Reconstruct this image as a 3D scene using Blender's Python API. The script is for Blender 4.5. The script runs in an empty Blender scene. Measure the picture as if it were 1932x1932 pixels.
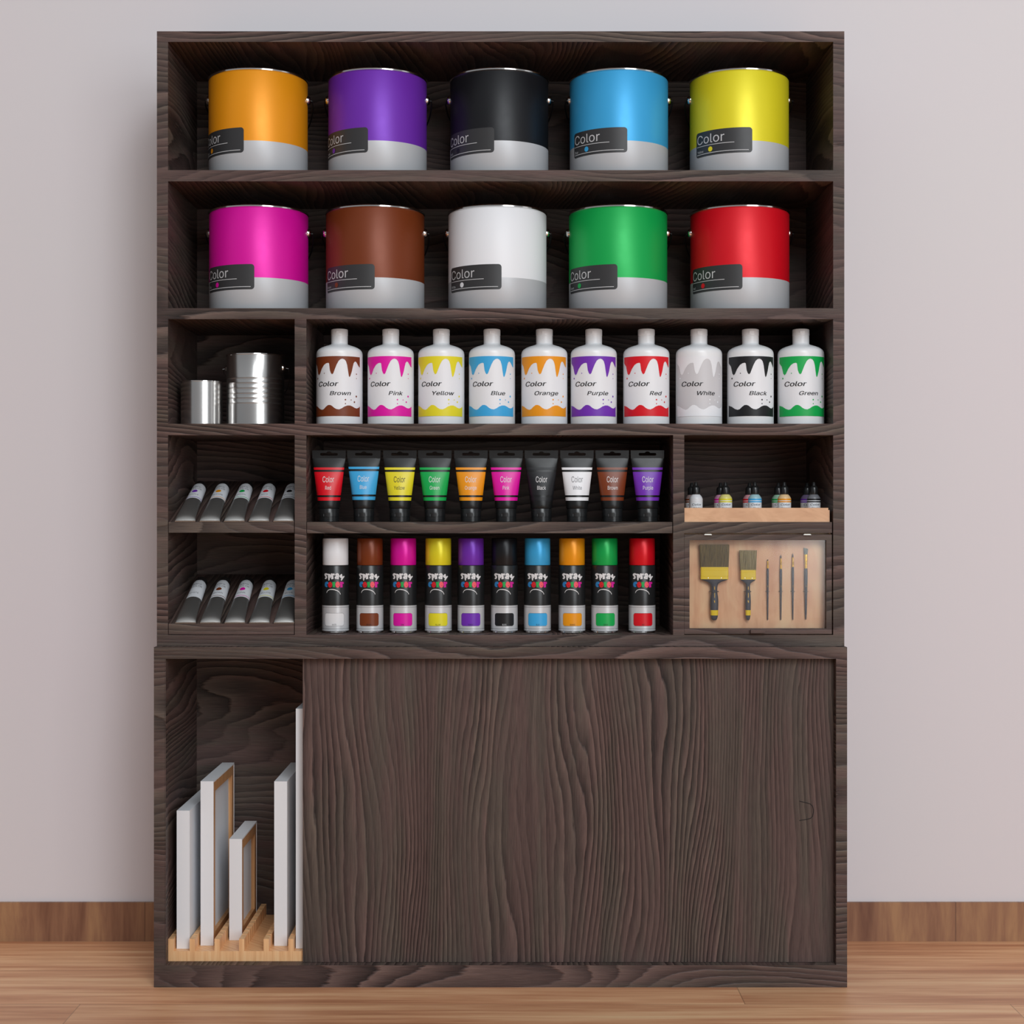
import bpy, bmesh, math, random
from mathutils import Vector, Matrix
from mathutils.geometry import tessellate_polygon
random.seed(7)
PI = math.pi
S = bpy.context.scene
COL = S.collection
HZ = 889.4            # camera height above the floor in mm; drawing heights below are relative to eye level

def lin(c, a=1.0):
    o = []
    for v in c:
        v = v / 255.0
        o.append(v / 12.92 if v <= 0.04045 else ((v + 0.055) / 1.055) ** 2.4)
    return (o[0], o[1], o[2], a)

# ------------------------------------------------------------------ materials
def new_mat(name):
    m = bpy.data.materials.new(name); m.use_nodes = True
    nt = m.node_tree
    b = nt.nodes['Principled BSDF']
    return m, nt, b

_mc = {}
def plain(name, rgb, rough=0.5, metal=0.0, spec=0.5, coat=0.0, nscale=60.0, namp=0.04, bump=0.0, aniso=0.0):
    """simple procedural paint/plastic/metal: base colour with a trace of noise in roughness"""
    if name in _mc: return _mc[name]
    m, nt, b = new_mat(name)
    b.inputs['Base Color'].default_value = lin(rgb)
    b.inputs['Metallic'].default_value = metal
    b.inputs['Specular IOR Level'].default_value = spec
    b.inputs['Coat Weight'].default_value = coat
    tc = nt.nodes.new('ShaderNodeTexCoord')
    n = nt.nodes.new('ShaderNodeTexNoise'); n.inputs['Scale'].default_value = nscale
    nt.links.new(tc.outputs['Object'], n.inputs['Vector'])
    mr = nt.nodes.new('ShaderNodeMapRange')
    mr.inputs['To Min'].default_value = max(0.02, rough - namp); mr.inputs['To Max'].default_value = rough + namp
    nt.links.new(n.outputs['Fac'], mr.inputs['Value'])
    nt.links.new(mr.outputs['Result'], b.inputs['Roughness'])
    if bump:
        bp = nt.nodes.new('ShaderNodeBump'); bp.inputs['Strength'].default_value = bump; bp.inputs['Distance'].default_value = 0.001
        nt.links.new(n.outputs['Fac'], bp.inputs['Height']); nt.links.new(bp.outputs['Normal'], b.inputs['Normal'])
    _mc[name] = m
    return m

class NB:
    """tiny node-building helper"""
    def __init__(s, nt): s.nt = nt
    def math(s, op, a, b=None, c=None, clamp=False):
        n = s.nt.nodes.new('ShaderNodeMath'); n.operation = op; n.use_clamp = clamp
        for i, v in enumerate((a, b, c)):
            if v is None: continue
            if isinstance(v, (int, float)): n.inputs[i].default_value = v
            else: s.nt.links.new(v, n.inputs[i])
        return n.outputs[0]
    def comb(s, x, y, z=0.0):
        n = s.nt.nodes.new('ShaderNodeCombineXYZ')
        for i, v in enumerate((x, y, z)):
            if isinstance(v, (int, float)): n.inputs[i].default_value = v
            else: s.nt.links.new(v, n.inputs[i])
        return n.outputs[0]
    def noise(s, vec, scale=1.0, detail=2.0, rough=0.5, dist=0.0):
        n = s.nt.nodes.new('ShaderNodeTexNoise')
        n.inputs['Scale'].default_value = scale; n.inputs['Detail'].default_value = detail
        n.inputs['Roughness'].default_value = rough; n.inputs['Distortion'].default_value = dist
        s.nt.links.new(vec, n.inputs['Vector']); return n.outputs['Fac']
    def ramp(s, fac, stops):
        n = s.nt.nodes.new('ShaderNodeValToRGB'); cr = n.color_ramp
        while len(cr.elements) < len(stops): cr.elements.new(0.5)
        for e, (p, c) in zip(cr.elements, stops): e.position = p; e.color = c
        s.nt.links.new(fac, n.inputs['Fac']); return n.outputs['Color']
    def mix(s, fac, a, b, typ='MIX'):
        n = s.nt.nodes.new('ShaderNodeMix'); n.data_type = 'RGBA'; n.blend_type = typ
        for k, v in (('Factor', fac), ('A', a), ('B', b)):
            sock = [i for i in n.inputs if i.name == k and (i.type == 'RGBA' or k == 'Factor' and i.type == 'VALUE')][0]
            if isinstance(v, (int, float)): sock.default_value = v
            elif isinstance(v, tuple): sock.default_value = v
            else: s.nt.links.new(v, sock)
        return [o for o in n.outputs if o.type == 'RGBA'][0]
    def sep(s, vec):
        n = s.nt.nodes.new('ShaderNodeSeparateXYZ'); s.nt.links.new(vec, n.inputs[0]); return n.outputs
    def bump(s, h, strength, dist):
        n = s.nt.nodes.new('ShaderNodeBump'); n.inputs['Strength'].default_value = strength; n.inputs['Distance'].default_value = dist
        s.nt.links.new(h, n.inputs['Height']); return n.outputs[0]

def dark_wood(name, K=70.0, A=7.0, fu=0.95, fv=4.6, seed=3.7):
    """brushed dark softwood: terraced growth rings that run along u, with cathedral figures"""
    m, nt, b = new_mat(name); q = NB(nt)
    tc = nt.nodes.new('ShaderNodeTexCoord'); x = q.sep(tc.outputs['UV']); u, v = x[0], x[1]
    n1 = q.noise(q.comb(q.math('MULTIPLY', u, fu), q.math('MULTIPLY', v, fv), seed), 1.0, 1.0, 0.4)
    n1b = q.noise(q.comb(q.math('MULTIPLY', u, 3.2), q.math('MULTIPLY', v, 17.0), seed + 2.0), 1.0, 1.0, 0.4)
    n2 = q.noise(q.comb(q.math('MULTIPLY', u, 16.0), q.math('MULTIPLY', v, 110.0), 1.1), 1.0, 3.0, 0.6)
    n3 = q.noise(q.comb(q.math('MULTIPLY', u, 2.2), q.math('MULTIPLY', v, 11.0), 8.3), 1.0, 2.0, 0.5)
    fib = q.noise(q.comb(q.math('MULTIPLY', u, 22.0), q.math('MULTIPLY', v, 760.0), 0.0), 1.0, 3.0, 0.62)
    val = q.math('ADD', q.math('MULTIPLY', v, K), q.math('MULTIPLY', n1, A * 2.6))
    val = q.math('ADD', val, q.math('MULTIPLY', n1b, 2.6))
    val = q.math('ADD', val, q.math('MULTIPLY', n2, 0.5))
    fr = q.math('FRACT', val)
    rise = q.math('POWER', fr, 0.9)
    drop = q.math('SMOOTH_MIN', q.math('MULTIPLY', q.math('SUBTRACT', 1.0, fr), 9.0), 1.0, 0.2)
    ridge = q.math('MULTIPLY', rise, drop)
    amp = q.math('MULTIPLY_ADD', n3, 2.8, -0.8, clamp=True)
    rr = q.math('ADD', q.math('MULTIPLY', ridge, amp), q.math('MULTIPLY', q.math('SUBTRACT', 1.0, amp), 0.52))
    cell = q.noise(q.comb(q.math('MULTIPLY', u, 1.6), q.math('MULTIPLY', q.math('FLOOR', val), 3.17), 0.4), 1.0, 1.0, 0.5)
    tone = q.math('ADD', q.math('MULTIPLY', rr, 0.42), q.math('MULTIPLY', fib, 0.38))
    tone = q.math('ADD', tone, q.math('MULTIPLY', cell, 0.22))
    colr = q.ramp(tone, [(0.24, lin((30, 24, 23))), (0.44, lin((70, 58, 55))), (0.60, lin((94, 80, 75))), (0.82, lin((126, 108, 100)))])
    tint = q.noise(q.comb(q.math('MULTIPLY', u, 3.0), q.math('MULTIPLY', v, 26.0), 5.5), 1.0, 2.0, 0.6)
    tfac = q.ramp(tint, [(0.42, (0, 0, 0, 1)), (0.60, (1, 1, 1, 1))])
    tn = q.mix(tfac, (1.09, 0.965, 0.97, 1), (0.95, 1.01, 0.95, 1))
    colr = q.mix(1.0, colr, tn, 'MULTIPLY')
    nt.links.new(colr, b.inputs['Base Color'])
    b.inputs['Roughness'].default_value = 0.55
    b.inputs['Specular IOR Level'].default_value = 0.3
    h = q.math('ADD', q.math('MULTIPLY', rr, 1.0), q.math('MULTIPLY', fib, 0.3))
    nt.links.new(q.bump(h, 0.8, 0.0018), b.inputs['Normal'])
    return m

def light_wood(name, c0, c1, c2, fu=6.0, fv=90.0, rough=0.45, burl=0.0):
    m, nt, b = new_mat(name); q = NB(nt)
    tc = nt.nodes.new('ShaderNodeTexCoord'); x = q.sep(tc.outputs['UV']); u, v = x[0], x[1]
    a = q.noise(q.comb(q.math('MULTIPLY', u, fu), q.math('MULTIPLY', v, fv), 0.0), 1.0, 4.0, 0.6, 0.3)
    c = q.noise(q.comb(q.math('MULTIPLY', u, 18.0), q.math('MULTIPLY', v, 26.0), 4.0), 1.0, 3.0, 0.6, 0.8)
    t = q.math('ADD', q.math('MULTIPLY', a, 1.0 - burl), q.math('MULTIPLY', c, burl))
    nt.links.new(q.ramp(t, [(0.3, lin(c0)), (0.5, lin(c1)), (0.7, lin(c2))]), b.inputs['Base Color'])
    b.inputs['Roughness'].default_value = rough
    nt.links.new(q.bump(a, 0.12, 0.0006), b.inputs['Normal'])
    return m

def floor_mat():
    m, nt, b = new_mat('floor_wood'); q = NB(nt)
    tc = nt.nodes.new('ShaderNodeTexCoord'); x = q.sep(tc.outputs['UV']); u, v = x[0], x[1]   # u = x, v = y in metres
    row = q.math('FLOOR', q.math('DIVIDE', q.math('ADD', v, 0.128), 0.21))
    par = q.math('MULTIPLY', q.math('FRACT', q.math('MULTIPLY', q.math('ADD', row, 1.0), 0.285)), 1.68)
    uu = q.math('DIVIDE', q.math('ADD', q.math('ADD', u, 0.781), q.math('ADD', par, -0.0)), 1.68)
    cell = q.math('FLOOR', uu)
    wn = nt.nodes.new('ShaderNodeTexWhiteNoise'); wn.noise_dimensions = '2D'
    nt.links.new(q.comb(row, cell), wn.inputs['Vector']); rnd = wn.outputs['Value']
    off = q.math('MULTIPLY', rnd, 17.0)
    a = q.noise(q.comb(q.math('MULTIPLY', u, 2.2), q.math('MULTIPLY', v, 44.0), off), 1.0, 5.0, 0.62, 0.2)
    c = q.noise(q.comb(q.math('MULTIPLY', u, 1.2), q.math('MULTIPLY', v, 9.0), off), 1.0, 3.0, 0.5)
    t = q.math('ADD', q.math('MULTIPLY', a, 0.62), q.math('MULTIPLY', c, 0.38))
    colr = q.ramp(t, [(0.30, lin((162, 102, 70))), (0.46, lin((210, 150, 110))), (0.58, lin((234, 182, 138))), (0.74, lin((246, 212, 166)))])
    sh = q.math('MULTIPLY_ADD', rnd, 0.2, 0.88)
    colr = q.mix(1.0, colr, q.comb(sh, sh, sh), 'MULTIPLY')
    # thin joints
    fv = q.math('FRACT', q.math('DIVIDE', q.math('ADD', v, 0.128), 0.21))
    jv = q.math('LESS_THAN', fv, 0.008)
    ju = q.math('LESS_THAN', q.math('FRACT', uu), 0.0011)
    j = q.math('MAXIMUM', jv, ju)
    colr = q.mix(q.math('MULTIPLY', j, 0.45), colr, lin((92, 60, 42)))
    nt.links.new(colr, b.inputs['Base Color'])
    b.inputs['Roughness'].default_value = 0.42
    nt.links.new(q.bump(a, 0.10, 0.001), b.inputs['Normal'])
    return m

def skirting_mat():
    m, nt, b = new_mat('skirting_wood'); q = NB(nt)
    tc = nt.nodes.new('ShaderNodeTexCoord'); x = q.sep(tc.outputs['UV']); u, v = x[0], x[1]
    cell = q.math('FLOOR', q.math('DIVIDE', q.math('ADD', u, -0.918 + 1.68 * 4), 0.84))
    a = q.noise(q.comb(q.math('MULTIPLY', u, 38.0), q.math('MULTIPLY', v, 4.5), q.math('MULTIPLY', cell, 3.3)), 1.0, 4.0, 0.6, 0.3)
    c = q.noise(q.comb(q.math('MULTIPLY', u, 9.0), q.math('MULTIPLY', v, 1.0), cell), 1.0, 2.0, 0.5)
    t = q.math('ADD', q.math('MULTIPLY', a, 0.6), q.math('MULTIPLY', c, 0.4))
    colr = q.ramp(t, [(0.32, lin((112, 72, 54))), (0.48, lin((146, 104, 78))), (0.62, lin((170, 128, 92)))])
    fr = q.math('FRACT', q.math('DIVIDE', q.math('ADD', u, -0.918 + 1.68 * 4), 0.84))
    colr = q.mix(q.math('MULTIPLY', q.math('LESS_THAN', fr, 0.003), 0.5), colr, lin((80, 50, 40)))
    nt.links.new(colr, b.inputs['Base Color']); b.inputs['Roughness'].default_value = 0.5
    return m

def wall_mat():
    m, nt, b = new_mat('wall_paint'); q = NB(nt)
    tc = nt.nodes.new('ShaderNodeTexCoord')
    n = q.noise(tc.outputs['Object'], 1.3, 2.0, 0.5)
    nt.links.new(q.ramp(n, [(0.3, lin((223, 220, 223))), (0.7, lin((224, 218, 223)))]), b.inputs['Base Color'])
    b.inputs['Roughness'].default_value = 0.9; b.inputs['Specular IOR Level'].default_value = 0.2
    f = q.noise(tc.outputs['Object'], 220.0, 2.0, 0.5)
    nt.links.new(q.bump(f, 0.04, 0.001), b.inputs['Normal'])
    return m

def bristle_mat(name, c0, c1):
    m, nt, b = new_mat(name); q = NB(nt)
    tc = nt.nodes.new('ShaderNodeTexCoord'); x = q.sep(tc.outputs['Object'])
    a = q.noise(q.comb(q.math('MULTIPLY', x[0], 900.0), q.math('MULTIPLY', x[1], 900.0), q.math('MULTIPLY', x[2], 22.0)), 1.0, 3.0, 0.6)
    nt.links.new(q.ramp(a, [(0.32, lin(c0)), (0.66, lin(c1))]), b.inputs['Base Color'])
    b.inputs['Roughness'].default_value = 0.6
    nt.links.new(q.bump(a, 0.6, 0.0006), b.inputs['Normal'])
    return m

def brushed(name, rgb, rough):
    m, nt, b = new_mat(name); q = NB(nt)
    b.inputs['Base Color'].default_value = lin(rgb); b.inputs['Metallic'].default_value = 1.0
    tc = nt.nodes.new('ShaderNodeTexCoord'); x = q.sep(tc.outputs['Object'])
    a = q.noise(q.comb(q.math('MULTIPLY', x[0], 30.0), q.math('MULTIPLY', x[1], 30.0), q.math('MULTIPLY', x[2], 900.0)), 1.0, 2.0, 0.5)
    nt.links.new(q.math('MULTIPLY_ADD', a, 0.06, rough - 0.03), b.inputs['Roughness'])
    return m

def glass_mat():
    m, nt, b = new_mat('clear_glass')
    b.inputs['Base Color'].default_value = (1, 1, 1, 1); b.inputs['Roughness'].default_value = 0.0
    b.inputs['Transmission Weight'].default_value = 1.0; b.inputs['IOR'].default_value = 1.45
    g = nt.nodes.new('ShaderNodeBsdfGlossy'); g.inputs['Roughness'].default_value = 0.03
    t = nt.nodes.new('ShaderNodeBsdfTransparent'); t.inputs['Color'].default_value = (0.995, 0.997, 0.995, 1)
    f = nt.nodes.new('ShaderNodeFresnel'); f.inputs['IOR'].default_value = 1.5
    tc = nt.nodes.new('ShaderNodeTexCoord'); n = nt.nodes.new('ShaderNodeTexNoise'); n.inputs['Scale'].default_value = 4.0
    nt.links.new(tc.outputs['Object'], n.inputs['Vector'])
    mr = nt.nodes.new('ShaderNodeMapRange'); mr.inputs['To Min'].default_value = 0.10; mr.inputs['To Max'].default_value = 0.20
    nt.links.new(n.outputs['Fac'], mr.inputs['Value']); nt.links.new(mr.outputs['Result'], g.inputs['Roughness'])
    mx = nt.nodes.new('ShaderNodeMixShader')
    nt.links.new(f.outputs[0], mx.inputs[0]); nt.links.new(t.outputs[0], mx.inputs[1]); nt.links.new(g.outputs[0], mx.inputs[2])
    nt.links.new(mx.outputs[0], nt.nodes['Material Output'].inputs['Surface'])
    return m

WOOD = dark_wood('dark_ash_wood', K=60.0, A=10.0, fu=1.3, fv=4.4)
WOODV = dark_wood('dark_ash_wood_door', K=104.0, A=8.5, fu=1.15, fv=4.8, seed=6.1)
TRAYW = light_wood('maple_tray_wood', (196, 150, 114), (216, 172, 134), (230, 190, 150), fu=3, fv=14, burl=0.7)
PANELW = light_wood('maple_panel_wood', (218, 150, 112), (240, 186, 142), (250, 212, 166), fu=5, fv=34, burl=0.35)
RACKW = light_wood('beech_rack_wood', (220, 164, 114), (240, 188, 136), (248, 206, 156), fu=5, fv=120, burl=0.1)
STRW = light_wood('stretcher_wood', (176, 120, 76), (204, 150, 100), (220, 172, 122), fu=4, fv=120, burl=0.1)
CHROME = brushed('polished_steel', (232, 230, 228), 0.13)
TIN = brushed('brushed_tin', (222, 220, 218), 0.23)
WIRE = plain('black_wire', (22, 22, 24), 0.3)
GREY = plain('grey_coating', (196, 199, 203), 0.42, metal=0.15, spec=0.4)
INK = plain('dark_label', (52, 53, 55), 0.45)
WHITEINK = plain('white_print', (226, 226, 228), 0.5)
LINEINK = plain('pale_print', (205, 207, 210), 0.5)
BLACKINK = plain('black_print', (26, 26, 28), 0.5)
GREYINK = plain('grey_print', (120, 120, 124), 0.5)
PLAST = plain('white_plastic', (238, 241, 244), 0.3)
LABELW = plain('white_label', (236, 239, 244), 0.45)
LABELG = plain('pale_grey_label', (206, 206, 210), 0.45)
BLK = plain('black_plastic', (30, 31, 32), 0.26)
BLKT = plain('black_tube_plastic', (24, 25, 26), 0.34, spec=0.35)
BLKS = plain('black_can_lacquer', (32, 33, 34), 0.3)
SILV = plain('satin_silver_print', (212, 213, 216), 0.34, metal=0.25)
LEAD = plain('pewter_tube_metal', (172, 170, 167), 0.42, metal=0.88)
CANV = plain('white_canvas', (234, 236, 240), 0.85, bump=0.03, nscale=900)
GLASS = glass_mat()
YEL = plain('yellow_ferrule', (255, 218, 16), 0.3)
HAND = plain('slate_handle', (58, 60, 72), 0.4)
GOLD = plain('gold_ferrule', (236, 184, 40), 0.28, metal=0.5)
CLIP = plain('grey_clip', (72, 74, 78), 0.4)
WHITEH = plain('white_hinge', (236, 238, 232), 0.4)

RGB = dict(orange=(242, 156, 20), purple=(116, 48, 182), black=(24, 25, 29), blue=(62, 172, 230), yellow=(234, 222, 40),
           pink=(230, 14, 168), brown=(122, 56, 24), white=(238, 241, 246), green=(16, 174, 82), red=(222, 16, 34))
def paint(c, kind, rough):
    r = RGB[c]
    return plain(kind + '_' + c, r, rough, metal=0.2 if kind in ('bucket', 'spraycap') and c != 'white' else 0.0, spec=0.4)

# ------------------------------------------------------------------ objects
def W(x, y, z): return Vector((x / 1000.0, y / 1000.0, (z + HZ) / 1000.0))   # drawing mm -> world

def finish(bm, name, mats, parent=None, smooth=None, xf=None, uv=None):
    if xf is not None: bmesh.ops.transform(bm, matrix=xf, verts=bm.verts)
    bmesh.ops.recalc_face_normals(bm, faces=bm.faces) if smooth != 'keep' else None
    if uv:
        lay = bm.loops.layers.uv.new('UVMap')
        bm.normal_update()
        for f in bm.faces:
            n = f.normal; ax = max(range(3), key=lambda i: abs(n[i]))
            for l in f.loops:
                p = l.vert.co / 1000.0
                if uv == 'vert': l[lay].uv = (p.z, p.x + 0.37 * p.y) if ax != 2 else (p.y, p.x)
                elif uv == 'vertxy': l[lay].uv = (p.z, p.x + p.y)
                elif uv == 'floor': l[lay].uv = (p.x, p.y)
                elif uv == 'front': l[lay].uv = (p.x, p.z)
                else:   # grain runs sideways on fronts, front-to-back on the rest
                    if ax == 1: l[lay].uv = (p.x, p.z)
                    elif ax == 0: l[lay].uv = (p.y, p.z + 0.11)
                    else: l[lay].uv = (p.y, p.x + 0.23)
    bmesh.ops.scale(bm, vec=(0.001,) * 3, verts=bm.verts)
    me = bpy.data.meshes.new(name); bm.to_mesh(me); bm.free()
    if not isinstance(mats, (list, tuple)): mats = [mats]
    for m in mats: me.materials.append(m)
    if smooth:
        for p in me.polygons: p.use_smooth = True
        if smooth is True or smooth == 'keep': me.set_sharp_from_angle(angle=math.radians(38))
    o = bpy.data.objects.new(name, me); COL.objects.link(o)
    if parent is not None: o.parent = parent
    return o

LIFT = 0.2   # resting things sit a hair above what carries them
def thing(name, label, cat, loc=(0, 0, None), group=None, rot=None):
    o = bpy.data.objects.new(name, None); COL.objects.link(o)
    o.empty_display_size = 0.02
    if loc[2] is None: o.location = (0, 0, 0)
    else: o.location = W(loc[0], loc[1], loc[2] + LIFT)
    if rot: o.rotation_euler = rot
    o['label'] = label; o['category'] = cat
    if group: o['group'] = group
    return o

def bx(bm, x0, x1, y0, y1, z0, z1, mi=0):
    vs = [bm.verts.new((x, y, z)) for z in (z0, z1) for y in (y0, y1) for x in (x0, x1)]
    for idx in ((0, 1, 3, 2), (4, 6, 7, 5), (0, 4, 5, 1), (2, 3, 7, 6), (0, 2, 6, 4), (1, 5, 7, 3)):
        f = bm.faces.new([vs[i] for i in idx]); f.material_index = mi
    return vs

def lathe(bm, prof, segs=72, mi=None, a0=0.0):
    """prof: list of (r, z); mi: material index per span"""
    rings = []
    for r, z in prof:
        if r < 1e-6: rings.append([bm.verts.new((0, 0, z))])
        else: rings.append([bm.verts.new((r * math.cos(a0 + 2 * PI * k / segs), r * math.sin(a0 + 2 * PI * k / segs), z)) for k in range(segs)])
    for i in range(len(rings) - 1):
        A, B = rings[i], rings[i + 1]
        for k in range(segs):
            k2 = (k + 1) % segs
            if len(A) == 1 and len(B) == 1: continue
            if len(A) == 1: f = bm.faces.new((A[0], B[k2], B[k]))
            elif len(B) == 1: f = bm.faces.new((A[k], A[k2], B[0]))
            else: f = bm.faces.new((A[k], A[k2], B[k2], B[k]))
            if mi: f.material_index = mi[i]

def sweep(bm, pts, r, segs=10):
    rings = []; n = len(pts)
    up = Vector((0.13, 0.31, 0.94)).normalized()
    for i, p in enumerate(pts):
        t = (Vector(pts[min(i + 1, n - 1)]) - Vector(pts[max(i - 1, 0)])).normalized()
        a = t.cross(up); 
        if a.length < 1e-3: a = t.cross(Vector((1, 0, 0)))
        a.normalize(); b = t.cross(a)
        rings.append([bm.verts.new(Vector(p) + (a * math.cos(2 * PI * k / segs) + b * math.sin(2 * PI * k / segs)) * r) for k in range(segs)])
    for i in range(n - 1):
        for k in range(segs):
            bm.faces.new((rings[i][k], rings[i][(k + 1) % segs], rings[i + 1][(k + 1) % segs], rings[i + 1][k]))
    bm.faces.new(rings[0]); bm.faces.new(rings[-1][::-1])

def loft(bm, secs, segs=48, mi=0, caps=True):
    """secs: (z, half width, half depth, exponent, cx, cy)"""
    rings = []
    for s in secs:
        z, w, d = s[0], s[1], s[2]; e = s[3] if len(s) > 3 else 2.0
        cx = s[4] if len(s) > 4 else 0.0; cy = s[5] if len(s) > 5 else 0.0
        ring = []
        for k in range(segs):
            t = 2 * PI * k / segs; c, sn = math.cos(t), math.sin(t)
            ring.append(bm.verts.new((cx + w * math.copysign(abs(c) ** (2 / e), c), cy + d * math.copysign(abs(sn) ** (2 / e), sn), z)))
        rings.append(ring)
    for i in range(len(rings) - 1):
        for k in range(segs):
            f = bm.faces.new((rings[i][k], rings[i][(k + 1) % segs], rings[i + 1][(k + 1) % segs], rings[i + 1][k])); f.material_index = mi
    if caps:
        f = bm.faces.new(rings[0][::-1]); f.material_index = mi
        f = bm.faces.new(rings[-1]); f.material_index = mi

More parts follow.
